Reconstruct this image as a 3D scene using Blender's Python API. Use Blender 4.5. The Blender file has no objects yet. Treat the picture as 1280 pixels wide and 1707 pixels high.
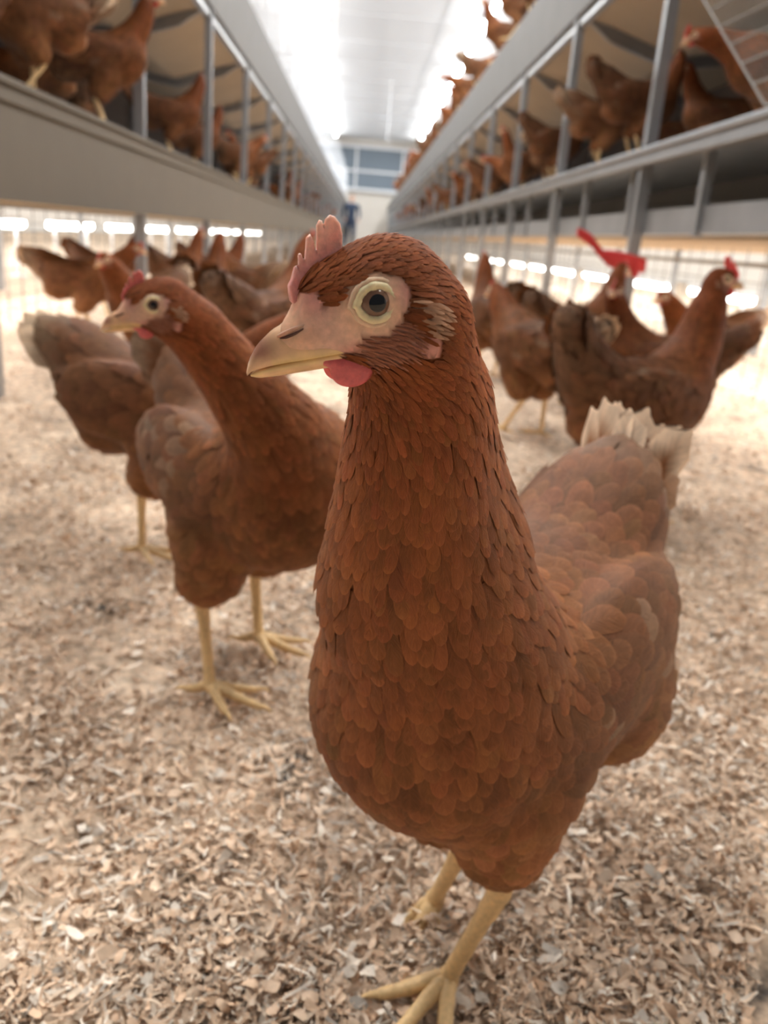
import bpy, math, random
import numpy as np
from mathutils import Matrix, Vector
from mathutils.kdtree import KDTree
random.seed(7)
rng = np.random.default_rng(11)
S = bpy.context.scene
COL = S.collection

# ------------------------------------------------------------------ camera
FPX, PCX, PCY = 1420.0, 640.0, 853.5
def nrm(v):
    v = np.array(v, float)
    return v / np.linalg.norm(v)
yc = nrm([(608 - PCX) / FPX, (PCY - 395) / FPX, -1])
roll = math.radians(4.6)
zc = np.array([math.sin(roll), math.cos(roll), 0.0])
zc[2] = -(zc[0] * yc[0] + zc[1] * yc[1]) / yc[2]
zc = nrm(zc)
xc = np.cross(yc, zc)
RC = np.array([xc, yc, zc])
CAM = np.array([0, 0, 0.42])
cd = bpy.data.cameras.new('camera')
cam = bpy.data.objects.new('camera', cd)
COL.objects.link(cam)
M = Matrix([list(RC[0]) + [0], list(RC[1]) + [0], list(RC[2]) + [0.42], [0, 0, 0, 1]])
cam.matrix_world = M
cd.sensor_fit = 'VERTICAL'
cd.sensor_height = 24.0
cd.lens = FPX / 1707 * 24.0
cd.clip_start = 0.02
cd.clip_end = 200
cd.dof.use_dof = True
cd.dof.focus_distance = 0.27
cd.dof.aperture_fstop = 8.5
S.camera = cam

# ------------------------------------------------------------------ world, light, exposure
W = bpy.data.worlds.new('world')
S.world = W
W.use_nodes = True
W.node_tree.nodes['Background'].inputs[0].default_value = (0.92, 0.95, 1.0, 1)
W.node_tree.nodes['Background'].inputs[1].default_value = 0.16
S.view_settings.view_transform = 'Standard'
S.view_settings.look = 'None'
S.view_settings.exposure = 0.0
S.view_settings.gamma = 1.0
S.view_settings.use_curve_mapping = False
S.cycles.use_denoising = True
S.cycles.max_bounces = 6
S.cycles.sample_clamp_indirect = 6.0
CEIL_POWER = 150.0
UNDER_POWER = 60.0
def area(name, loc, sx, sy, power, rot=(0, 0, 0), col=(1, 1, 1)):
    l = bpy.data.lights.new(name, 'AREA')
    l.shape = 'RECTANGLE'
    l.size, l.size_y, l.energy, l.color = sx, sy, power, col
    o = bpy.data.objects.new(name, l)
    COL.objects.link(o)
    o.location, o.rotation_euler = loc, rot
    return o
# the light of the ceiling tube rows (they run over the whole aisle, past the camera) and of the tubes below the tiers
area('ceiling_row_light', (1.9, 3.6, 3.95), 0.4, 8.0, CEIL_POWER * 1.3, col=(1, .96, .91))
area('ceiling_row_light', (-1.4, 3.6, 3.95), 0.4, 8.0, CEIL_POWER * 1.1, col=(1, .96, .91))
area('ceiling_row_light', (1.9, 22.0, 3.95), 0.4, 28.0, CEIL_POWER * 5, col=(.95, .98, 1))
area('ceiling_row_light', (-1.4, 22.0, 3.95), 0.4, 28.0, CEIL_POWER * 4, col=(.95, .98, 1))
area('tier_row_light', (1.5, 5.0, 0.46), 0.06, 8.0, UNDER_POWER * 1.2)
area('tier_row_light', (-1.5, 5.0, 0.42), 0.06, 8.0, UNDER_POWER)
area('tier_row_light', (3.4, 6.0, 0.9), 0.3, 12.0, UNDER_POWER * 2)
area('tier_row_light', (-3.4, 6.0, 0.9), 0.3, 12.0, UNDER_POWER * 2)

# ------------------------------------------------------------------ materials
def new_mat(name):
    m = bpy.data.materials.new(name)
    m.use_nodes = True
    return m, m.node_tree.nodes, m.node_tree.links, m.node_tree.nodes['Principled BSDF']
def plain(name, col, rough=.6, metal=0., noise=0.12, scale=30., bump=0.0):
    m, n, l, b = new_mat(name)
    tc = n.new('ShaderNodeTexCoord')
    nz = n.new('ShaderNodeTexNoise')
    nz.inputs['Scale'].default_value = scale
    nz.inputs['Detail'].default_value = 5
    l.new(tc.outputs['Object'], nz.inputs['Vector'])
    mx = n.new('ShaderNodeMix')
    mx.data_type = 'RGBA'
    mx.inputs[6].default_value = (*[c * (1 - noise) for c in col], 1)
    mx.inputs[7].default_value = (*[min(1, c * (1 + noise)) for c in col], 1)
    l.new(nz.outputs['Fac'], mx.inputs[0])
    l.new(mx.outputs[2], b.inputs['Base Color'])
    b.inputs['Roughness'].default_value = rough
    b.inputs['Metallic'].default_value = metal
    if bump:
        bp = n.new('ShaderNodeBump')
        bp.inputs['Strength'].default_value = bump
        bp.inputs['Distance'].default_value = 0.002
        l.new(nz.outputs['Fac'], bp.inputs['Height'])
        l.new(bp.outputs[0], b.inputs['Normal'])
    return m
def emit(name, col, st):
    m, n, l, b = new_mat(name)
    b.inputs['Base Color'].default_value = (*col, 1)
    b.inputs['Emission Color'].default_value = (*col, 1)
    b.inputs['Emission Strength'].default_value = st
    return m
def colmat(name, rough, kind):
    m, n, l, b = new_mat(name)
    at = n.new('ShaderNodeAttribute')
    at.attribute_name = 'Col'
    tc = n.new('ShaderNodeTexCoord')
    out = at.outputs['Color']
    b.inputs['Roughness'].default_value = rough
    if kind == 'feather':
        uv = n.new('ShaderNodeAttribute')
        uv.attribute_name = 'fuv'        # x: 0 shaft .. 1 edge, y: 0 base .. 1 tip, z: feather mask
        sp = n.new('ShaderNodeSeparateXYZ')
        l.new(uv.outputs['Vector'], sp.inputs[0])
        # barbs: streaks slanting from the shaft towards the tip, different on every feather
        ab = n.new('ShaderNodeMath'); ab.operation = 'ABSOLUTE'; l.new(sp.outputs[0], ab.inputs[0])
        ma = n.new('ShaderNodeMath'); ma.operation = 'MULTIPLY_ADD'
        l.new(ab.outputs[0], ma.inputs[0]); ma.inputs[1].default_value = -4.5
        mb = n.new('ShaderNodeMath'); mb.operation = 'MULTIPLY'
        l.new(sp.outputs[1], mb.inputs[0]); mb.inputs[1].default_value = 13
        l.new(mb.outputs[0], ma.inputs[2])
        cb = n.new('ShaderNodeCombineXYZ')
        l.new(ma.outputs[0], cb.inputs[0]); l.new(sp.outputs[0], cb.inputs[1]); l.new(sp.outputs[2], cb.inputs[2])
        nz = n.new('ShaderNodeTexNoise'); nz.inputs['Scale'].default_value = 1.6; nz.inputs['Detail'].default_value = 4
        l.new(cb.outputs[0], nz.inputs['Vector'])
        n2 = n.new('ShaderNodeTexNoise'); n2.inputs['Scale'].default_value = 60; n2.inputs['Detail'].default_value = 3
        l.new(tc.outputs['Object'], n2.inputs['Vector'])
        sh = n.new('ShaderNodeMapRange'); sh.inputs[1].default_value = .0; sh.inputs[2].default_value = .12; sh.inputs[3].default_value = .10; sh.inputs[4].default_value = 0
        l.new(ab.outputs[0], sh.inputs[0])
        # rim of the vane
        e1 = n.new('ShaderNodeMapRange'); e1.inputs[1].default_value = .62; e1.inputs[2].default_value = 1.0; e1.interpolation_type = 'SMOOTHSTEP'
        l.new(ab.outputs[0], e1.inputs[0])
        e2 = n.new('ShaderNodeMapRange'); e2.inputs[1].default_value = .84; e2.inputs[2].default_value = 1.0; e2.interpolation_type = 'SMOOTHSTEP'
        l.new(sp.outputs[1], e2.inputs[0])
        mxm = n.new('ShaderNodeMath'); mxm.operation = 'MAXIMUM'
        l.new(e1.outputs[0], mxm.inputs[0]); l.new(e2.outputs[0], mxm.inputs[1])
        # brightness = 0.78 + .1*sin + .35*noise + .16*rim
        b1 = n.new('ShaderNodeMath'); b1.operation = 'MULTIPLY_ADD'; b1.inputs[1].default_value = .80; b1.inputs[2].default_value = .24
        l.new(n2.outputs['Fac'], b1.inputs[0])
        b0 = n.new('ShaderNodeMath'); b0.operation = 'ADD'
        l.new(b1.outputs[0], b0.inputs[0]); l.new(sh.outputs[0], b0.inputs[1])
        b2 = n.new('ShaderNodeMath'); b2.operation = 'MULTIPLY_ADD'; b2.inputs[1].default_value = .85; 
        l.new(nz.outputs['Fac'], b2.inputs[0]); l.new(b0.outputs[0], b2.inputs[2])
        b3 = n.new('ShaderNodeMath'); b3.operation = 'MULTIPLY_ADD'; b3.inputs[1].default_value = .20
        l.new(mxm.outputs[0], b3.inputs[0]); l.new(b2.outputs[0], b3.inputs[2])
        vm = n.new('ShaderNodeVectorMath'); vm.operation = 'SCALE'
        l.new(out, vm.inputs[0]); l.new(b3.outputs[0], vm.inputs['Scale'])
        out = vm.outputs[0]
        bp = n.new('ShaderNodeBump'); bp.inputs['Strength'].default_value = .6; bp.inputs['Distance'].default_value = .0006
        l.new(nz.outputs['Fac'], bp.inputs['Height']); l.new(bp.outputs[0], b.inputs['Normal'])
        b.inputs['Sheen Weight'].default_value = .03
        b.inputs['Sheen Roughness'].default_value = .4
        b.inputs['Sheen Tint'].default_value = (1, .7, .5, 1)
        b.inputs['Specular IOR Level'].default_value = .14
    if kind in ('skin', 'comb', 'leg', 'beak'):
        nz = n.new('ShaderNodeTexNoise'); nz.inputs['Scale'].default_value = {'skin': 420, 'comb': 600, 'leg': 300, 'beak': 160}[kind]; nz.inputs['Detail'].default_value = 4
        l.new(tc.outputs['Object'], nz.inputs['Vector'])
        mr = n.new('ShaderNodeMapRange'); mr.inputs[3].default_value = .72; mr.inputs[4].default_value = 1.28
        l.new(nz.outputs['Fac'], mr.inputs[0])
        vm = n.new('ShaderNodeVectorMath'); vm.operation = 'SCALE'
        l.new(out, vm.inputs[0]); l.new(mr.outputs[0], vm.inputs['Scale'])
        out = vm.outputs[0]
        bp = n.new('ShaderNodeBump'); bp.inputs['Strength'].default_value = .5; bp.inputs['Distance'].default_value = .0005
        l.new(nz.outputs['Fac'], bp.inputs['Height']); l.new(bp.outputs[0], b.inputs['Normal'])
        if kind in ('skin', 'comb'):
            b.inputs['Subsurface Weight'].default_value = .25
            b.inputs['Subsurface Radius'].default_value = (.004, .0015, .001)
            b.inputs['Subsurface Scale'].default_value = 1.0
    if kind == 'wood':
        nz = n.new('ShaderNodeTexNoise'); nz.inputs['Scale'].default_value = 220; nz.inputs['Detail'].default_value = 3
        l.new(tc.outputs['Object'], nz.inputs['Vector'])
        mr = n.new('ShaderNodeMapRange'); mr.inputs[3].default_value = .75; mr.inputs[4].default_value = 1.25
        l.new(nz.outputs['Fac'], mr.inputs[0])
        vm = n.new('ShaderNodeVectorMath'); vm.operation = 'SCALE'
        l.new(out, vm.inputs[0]); l.new(mr.outputs[0], vm.inputs['Scale'])
        out = vm.outputs[0]
    l.new(out, b.inputs['Base Color'])
    return m
MAT = {
    'feather': colmat('feather', .62, 'feather'), 'skin': colmat('face_skin', .5, 'skin'), 'comb': colmat('comb_skin', .42, 'comb'),
    'leg': colmat('leg_scales', .5, 'leg'), 'beak': colmat('beak_horn', .38, 'beak'), 'wood': colmat('wood_shavings', .75, 'wood'),
    'galv': plain('galvanised_steel', (.34, .35, .36), .42, .6, .18, 9.), 'galv_l': plain('bright_zinc', (.62, .65, .67), .35, .6, .15, 9.),
    'panel': plain('grey_sheet', (.125, .103, .075), .7, 0, .12, 6.), 'board': plain('grey_board', (.17, .165, .16), .6, .2, .15, 5.),
    'belt': plain('manure_belt', (.50, .38, .25), .7, 0, .2, 3.), 'mat': plain('blue_grey_plastic', (.30, .35, .42), .5, 0, .2, 12.),
    'dark': plain('shaded_interior', (.12, .095, .08), .8, 0, .3, 4.), 'wire': plain('wire', (.26, .25, .23), .6, .4, .1, 20.),
    'white': plain('white_ceiling', (.72, .74, .75), .6, 0, .03, 1.), 'wallw': plain('pale_wall', (.70, .66, .60), .8, 0, .06, 2.),
    'slate': plain('slate_blue_curtain', (.16, .20, .24), .7, 0, .1, 1.), 'red': plain('red_plastic', (.56, .035, .035), .5, 0, .1, 20.),
    'whiter': plain('white_paint', (.8, .82, .84), .5, 0, .04, 4.), 'tube': emit('tube_glow', (1, 1, 1), 40.0),
    'tubel': emit('tube_glow_low', (1, .98, .94), 14.0),
    'pupil': plain('pupil', (.004, .004, .005), .05, 0, 0), 'iris': plain('iris', (.17, .085, .05), .12, 0, .35, 500.), 'sclera': plain('eye_rim', (.20, .12, .09), .2, 0, .15, 300.),
    'navy': plain('navy_cloth', (.02, .035, .07), .8), 'hair': plain('brown_hair', (.10, .06, .04), .8), 'hskin': plain('human_skin', (.6, .38, .28), .6),
}
for k in ('pupil', 'iris', 'sclera'):
    b = MAT[k].node_tree.nodes['Principled BSDF']
    b.inputs['Coat Weight'].default_value = .45; b.inputs['Specular IOR Level'].default_value = .3
    b.inputs['Coat Roughness'].default_value = .02

# ------------------------------------------------------------------ mesh helpers
def mk_mesh(name, V, Q, mats, col=None, fuv=None, midx=None, smooth=True, T=None):
    V = np.asarray(V, np.float32); Q = np.asarray(Q, np.int32)
    me = bpy.data.meshes.new(name)
    me.vertices.add(len(V)); me.vertices.foreach_set('co', V.ravel())
    nq = len(Q); nt = 0 if T is None else len(T)
    loops = Q.ravel() if nt == 0 else np.concatenate([Q.ravel(), np.asarray(T, np.int32).ravel()])
    me.loops.add(len(loops)); me.loops.foreach_set('vertex_index', loops.astype(np.int32))
    me.polygons.add(nq + nt)
    st = np.concatenate([np.arange(nq) * 4, nq * 4 + np.arange(nt) * 3]).astype(np.int32)
    me.polygons.foreach_set('loop_start', st)
    if midx is not None: me.polygons.foreach_set('material_index', np.asarray(midx, np.int32))
    me.polygons.foreach_set('use_smooth', np.full(nq + nt, smooth))
    for m in mats: me.materials.append(m)
    if col is not None:
        a = me.attributes.new('Col', 'FLOAT_COLOR', 'POINT')
        c = np.ones((len(V), 4), np.float32); c[:, :3] = col
        a.data.foreach_set('color', c.ravel())
    if fuv is not None:
        a = me.attributes.new('fuv', 'FLOAT_VECTOR', 'POINT')
        a.data.foreach_set('vector', np.asarray(fuv, np.float32).ravel())
    me.update(calc_edges=True); me.validate()
    return me
class MB:
    """boxes, bars, tubes collected into one mesh"""
    def __init__(s): s.v = []; s.f = []
    def add(s, vs, fs):
        o = len(s.v); s.v += [tuple(v) for v in vs]; s.f += [tuple(i + o for i in f) for f in fs]
    def box(s, a, b):
        (x0, y0, z0), (x1, y1, z1) = a, b
        s.add([(x0, y0, z0), (x1, y0, z0), (x1, y1, z0), (x0, y1, z0), (x0, y0, z1), (x1, y0, z1), (x1, y1, z1), (x0, y1, z1)],
              [(0, 3, 2, 1), (4, 5, 6, 7), (0, 1, 5, 4), (1, 2, 6, 5), (2, 3, 7, 6), (3, 0, 4, 7)])
    def prism(s, prof, y0, y1):      # closed (x,z) profile extruded along y
        n = len(prof)
        s.add([(x, y0, z) for x, z in prof] + [(x, y1, z) for x, z in prof],
              [(i, (i + 1) % n, n + (i + 1) % n, n + i) for i in range(n)] + [tuple(range(n))[::-1], tuple(range(n, 2 * n))])
    def bar(s, p, q, r, n=6):
        p, q = Vector(p), Vector(q); d = (q - p).normalized()
        u = d.cross(Vector((0, 0, 1)) if abs(d.z) < .9 else Vector((1, 0, 0))).normalized(); w = d.cross(u)
        vs = [c + (u * math.cos(2 * math.pi * i / n) + w * math.sin(2 * math.pi * i / n)) * r for c in (p, q) for i in range(n)]
        s.add(vs, [(i, (i + 1) % n, n + (i + 1) % n, n + i) for i in range(n)] + [tuple(range(n))[::-1], tuple(range(n, 2 * n))])
    def mesh(s, name, mat, smooth=False):
        me = bpy.data.meshes.new(name); me.from_pydata(s.v, [], s.f)
        me.materials.append(mat)
        if smooth: me.polygons.foreach_set('use_smooth', [True] * len(me.polygons))
        me.update(); return me
    def obj(s, name, mat, parent=None, smooth=False, bevel=0):
        o = link(name, s.mesh(name, mat, smooth), parent)
        if bevel:
            b = o.modifiers.new('b', 'BEVEL'); b.width = bevel; b.segments = 2; b.limit_method = 'ANGLE'
        return o
def link(name, me, parent=None):
    o = bpy.data.objects.new(name, me); COL.objects.link(o)
    if parent: o.parent = parent
    return o
def empty(name, loc=(0, 0, 0), rz=0, sc=1):
    o = bpy.data.objects.new(name, None); COL.objects.link(o)
    o.location = loc; o.rotation_euler = (0, 0, rz); o.scale = (sc, sc, sc); o.empty_display_size = .05
    return o
def tag(o, label=None, cat=None, group=None, kind=None):
    if label: o['label'] = label
    if cat: o['category'] = cat
    if group: o['group'] = group
    if kind: o['kind'] = kind
    return o

# ------------------------------------------------------------------ implicit surfaces
def rotm(yaw=0, pitch=0, roll_=0):   # pitch > 0 tips the nose (+x) up
    cy, sy = math.cos(yaw), math.sin(yaw); cp, sp = math.cos(pitch), math.sin(pitch); cr, sr = math.cos(roll_), math.sin(roll_)
    return np.array([[cy, -sy, 0], [sy, cy, 0], [0, 0, 1]]) @ np.array([[cp, 0, -sp], [0, 1, 0], [sp, 0, cp]]) @ np.array([[1, 0, 0], [0, cr, -sr], [0, sr, cr]])
class El:
    def __init__(s, c, r, R=None, **k): s.c = np.array(c, float); s.r = np.array(r, float); s.R = R; s.__dict__.update(k)
    def d(s, P):
        q = P - s.c
        if s.R is not None: q = q @ s.R
        a = q / s.r; k0 = np.sqrt((a * a).sum(-1)) + 1e-9
        b = a / s.r; k1 = np.sqrt((b * b).sum(-1)) + 1e-9
        return k0 * (k0 - 1) / k1
class Cap:
    def __init__(s, a, b, ra, rb, **k): s.a = np.array(a, float); s.b = np.array(b, float); s.ra, s.rb = ra, rb; s.__dict__.update(k)
    def d(s, P):
        ba = s.b - s.a; q = P - s.a
        t = np.clip((q @ ba) / (ba @ ba), 0, 1)
        e = q - t[:, None] * ba
        return np.sqrt((e * e).sum(-1)) - (s.ra + (s.rb - s.ra) * t)
def smin(ds, k):
    m = np.min(ds, 0)
    return m - k * np.log(np.exp(-(ds - m) / k).sum(0))
def surface_nets(F, lo, hi, h):
    lo = np.array(lo, float); n = np.ceil((np.array(hi) - lo) / h).astype(int) + 1
    n = ((n + 3) // 4) * 4
    cn = n // 4
    g = np.stack(np.meshgrid(*[np.arange(c) for c in cn], indexing='ij'), -1).reshape(-1, 3)
    cv = F(lo + (g * 4 + 1.5) * h).reshape(cn)
    V = np.repeat(np.repeat(np.repeat(cv, 4, 0), 4, 1), 4, 2)
    near = np.abs(V) < 6.5 * h
    idx = np.argwhere(near)
    V[near] = F(lo + idx * h)
    s = V < 0
    c = s[:-1, :-1, :-1].astype(np.int8)
    tot = sum(s[i:n[0] - 1 + i, j:n[1] - 1 + j, k:n[2] - 1 + k].astype(np.int8) for i in (0, 1) for j in (0, 1) for k in (0, 1))
    act = (tot > 0) & (tot < 8)
    ids = -np.ones(act.shape, np.int64); cells = np.argwhere(act); ids[act] = np.arange(len(cells))
    P = lo + (cells + .5) * h
    P = project(F, P, 4, h * .9)
    quads = []
    for ax in range(3):
        a1, a2 = (ax + 1) % 3, (ax + 2) % 3
        sl0 = [slice(None)] * 3; sl1 = [slice(None)] * 3
        sl0[ax] = slice(0, n[ax] - 1); sl1[ax] = slice(1, n[ax])
        A, B = s[tuple(sl0)], s[tuple(sl1)]
        e = np.argwhere(A != B)
        e = e[(e[:, a1] > 0) & (e[:, a2] > 0) & (e[:, a1] < n[a1] - 1) & (e[:, a2] < n[a2] - 1)]
        flip = A[tuple(e.T)]
        def cid(d1, d2):
            q = e.copy(); q[:, a1] -= d1; q[:, a2] -= d2
            return ids[tuple(q.T)]
        q = np.stack([cid(1, 1), cid(0, 1), cid(0, 0), cid(1, 0)], -1)
        q[~flip] = q[~flip][:, ::-1]
        quads.append(q)
    return P, np.concatenate(quads)
def grad(F, P, e=4e-4):
    n = len(P)
    Q = np.concatenate([P + np.array(o) * e for o in ((1, 0, 0), (-1, 0, 0), (0, 1, 0), (0, -1, 0), (0, 0, 1), (0, 0, -1))])
    v = F(Q).reshape(6, n)
    g = np.stack([v[0] - v[1], v[2] - v[3], v[4] - v[5]], -1)
    return g / (np.linalg.norm(g, axis=1, keepdims=True) + 1e-12)
def project(F, P, it, lim=None):
    P0 = P.copy()
    for _ in range(it):
        P = P - grad(F, P) * F(P)[:, None]
        if lim is not None: P = P0 + np.clip(P - P0, -lim, lim)
    return P
def in_poly(poly, u, v):
    poly = np.array(poly); r = np.zeros(len(u), bool); j = len(poly) - 1
    for i in range(len(poly)):
        xi, yi = poly[i]; xj, yj = poly[j]
        c = ((yi > v) != (yj > v)) & (u < (xj - xi) * (v - yi) / (yj - yi + 1e-12) + xi)
        r ^= c; j = i
    return r
def poly_sdf(poly, u, v):
    poly = np.array(poly, float); d = np.full(len(u), 1e9); j = len(poly) - 1; P = np.stack([u, v], -1)
    for i in range(len(poly)):
        a, b = poly[j], poly[i]; ba = b - a; q = P - a
        t = np.clip(q @ ba / (ba @ ba), 0, 1); e = q - t[:, None] * ba
        d = np.minimum(d, np.hypot(e[:, 0], e[:, 1])); j = i
    return np.where(in_poly(poly, u, v), -d, d)

# ------------------------------------------------------------------ the hen
RUST, NECK, BODY, BACK, BELLY, CREAM = map(np.array, ((.26, .072, .021), (.225, .068, .020), (.215, .083, .031), (.150, .062, .027), (.33, .145, .062), (.60, .45, .32)))
COMB_POLY = [(20.9, 3.5), (21.0, 8.1), (20.1, 9.2), (18.8, 12.6), (18.2, 12.9), (17.6, 11.2), (17.4, 15.7), (16.6, 16.1), (15.8, 12.4), (14.6, 19.7), (13.4, 20.5), (12.7, 18.6), (12.3, 15.0), (11.8, 15.2), (11.4, 22.3), (10.4, 23.6), (9.6, 23.2), (9.3, 20.6), (8.7, 23.4), (7.2, 24.4), (5.7, 23.6), (4.3, 21.6), (3.8, 18.6), (4.4, 13.9), (5.2, 9.0), (13.0, 3.0), (18.4, 0)]
SKIN_POLY = [(22.3, 4.1), (15.6, .2), (10.7, 2.8), (5.6, 6.6), (-1.0, 8.2), (-8.1, 5.8), (-10.6, 1.4), (-8.9, -2.7), (-6.0, -6.6), (-1.8, -8.8), (6.5, -9.2), (7.2, -12.8), (15.8, -13.3), (24.0, -12), (36, -12), (36, 4)]
CHEEK_POLY = [(6.9, -7.7), (-1.8, -8.2), (-7.4, -5.7), (-10.0, -8.7), (-10.4, -16.4), (-3.7, -19.2), (3.7, -19.4), (9.5, -13)]
EAR_POLY = [(-10.4, -1.9), (-15.7, -1.8), (-18.3, -6.4), (-16.6, -12.4), (-12.6, -11.9), (-10.8, -7.6)]

def tube(pts, rads, n=10, cols=None, cap=True):
    pts = np.array(pts, float); V = []; Q = []
    up = np.array([0, 0, 1.]) if abs(nrm(pts[-1] - pts[0])[2]) < .85 else np.array([1., 0, 0])
    for i, p in enumerate(pts):
        d = nrm(pts[min(i + 1, len(pts) - 1)] - pts[max(i - 1, 0)])
        u = nrm(np.cross(d, up)); w = np.cross(d, u)
        for k in range(n):
            a = 2 * math.pi * k / n
            V.append(p + (u * math.cos(a) + w * math.sin(a)) * rads[i])
    for i in range(len(pts) - 1):
        for k in range(n):
            Q.append((i * n + k, i * n + (k + 1) % n, (i + 1) * n + (k + 1) % n, (i + 1) * n + k))
    return np.array(V), np.array(Q)
def smooth_path(pts, rads, m):
    pts = np.array(pts, float); rads = np.array(rads, float); t = np.linspace(0, len(pts) - 1, m); out = []
    for x in t:
        i = min(int(x), len(pts) - 2); f = x - i
        p0, p1, p2, p3 = pts[max(i - 1, 0)], pts[i], pts[i + 1], pts[min(i + 2, len(pts) - 1)]
        out.append(.5 * ((2 * p1) + (p2 - p0) * f + (2 * p0 - 5 * p1 + 4 * p2 - p3) * f * f + (3 * p1 - p0 - 3 * p2 + p3) * f ** 3))
    return np.array(out), np.interp(t, np.arange(len(rads)), rads)

def feather_cards(F, p, n, t, L, W, col, lift, ns=6, nc=5, curl=None, conform=True, arch=.035):
    """p,n,t (N,3) L,W,lift (N,) -> verts, quads, cols, fuv: overlapping vanes that follow the body surface"""
    N = len(p); b = np.cross(n, t); b /= np.linalg.norm(b, axis=1, keepdims=True) + 1e-9
    s = {7: np.array([0, .28, .54, .74, .88, .96, 1.]), 5: np.array([0, .35, .7, .92, 1.]), 4: np.array([0, .45, .85, 1.])}[ns]
    prof = np.interp(s, [0, .15, .45, .74, .88, .96, 1], [.5, .8, 1, .95, .76, .46, .06])
    c = np.linspace(-1, 1, nc)
    Sg, Cg = np.meshgrid(s, c, indexing='ij'); Pg = np.repeat(prof[:, None], nc, 1)
    along = (Sg - .12)
    X = p[:, None, None, :] + t[:, None, None, :] * (along[None, :, :, None] * L[:, None, None, None]) \
        + b[:, None, None, :] * ((Cg * Pg)[None, :, :, None] * (W / 2)[:, None, None, None])
    rid = rng.random(N)
    h = .0003 + (rid * .3 * lift)[:, None, None] + lift[:, None, None] * (Sg ** 1.4)[None] - (np.abs(Cg) ** 2 * Pg)[None] * (W * arch)[:, None, None] * (.3 + .7 * Sg[None])
    X = X.reshape(-1, 3)
    if conform:
        for _ in range(2):
            g = grad(F, X); X = X - g * np.clip(F(X), -.012, .012)[:, None]
        X = X + grad(F, X) * h.reshape(-1)[:, None]
    else:
        X = X + (n[:, None, None, :] * h[..., None]).reshape(-1, 3)
    k = np.arange(ns * nc).reshape(ns, nc)
    q = np.stack([k[:-1, :-1], k[:-1, 1:], k[1:, 1:], k[1:, :-1]], -1).reshape(-1, 4)
    Q = (q[None] + (np.arange(N) * ns * nc)[:, None, None]).reshape(-1, 4)
    shade = (.70 + .36 * Sg - .05 * np.abs(Cg))[None, :, :, None]  # dark feather bases, which also paint shade into the gaps between feathers
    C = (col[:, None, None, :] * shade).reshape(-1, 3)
    U = np.broadcast_to(np.stack([Cg, Sg, np.ones_like(Sg)], -1)[None], (N, ns, nc, 3)).copy(); U[..., 2] = rid[:, None, None] * 40; U = U.reshape(-1, 3)
    return X, Q, C, U
def poisson(P, r, order):
    kd = KDTree(len(P))
    for i, p in enumerate(P): kd.insert(p, i)
    kd.balance(); dead = np.zeros(len(P), bool); keep = []
    for i in order:
        if dead[i]: continue
        keep.append(i)
        for _, j, _ in kd.find_range(P[i], r[i]): dead[j] = True
    return np.array(keep)

def fan_feathers(specs):
    """long tail or wing quills: list of (root, dir, normal, L, W, bend, col0, col1)"""
    V, Q, C, U = [], [], [], []; off = 0; ns, nc = 9, 5
    for (r0, d, nn, L, W, bend, c0, c1) in specs:
        r0, d, nn = np.array(r0, float), nrm(d), np.array(nn, float)
        nn = nrm(nn - d * (nn @ d)); b = np.cross(nn, d)
        for i in range(ns):
            s = i / (ns - 1); w = np.interp(s, [0, .1, .5, .85, .95, 1], [.25, .6, 1, .95, .7, .2]) * W / 2
            for j in range(nc):
                c = -1 + 2 * j / (nc - 1)
                V.append(r0 + d * L * (s - .06 * c * c * (s > .6)) + b * c * w + nn * (bend * L * s * s - .18 * abs(c) ** 1.5 * w))
                f = np.clip((s - .62 + .25 * abs(c)) / .3, 0, 1)
                C.append(np.array(c0) * (1 - f) + np.array(c1) * f); U.append((c, s, len(U) // 45 * 3.7))
        for i in range(ns - 1):
            for j in range(nc - 1):
                a = off + i * nc + j; Q.append((a, a + 1, a + nc + 1, a + nc))
        off += ns * nc
    return np.array(V), np.array(Q), np.array(C), np.array(U)

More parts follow.
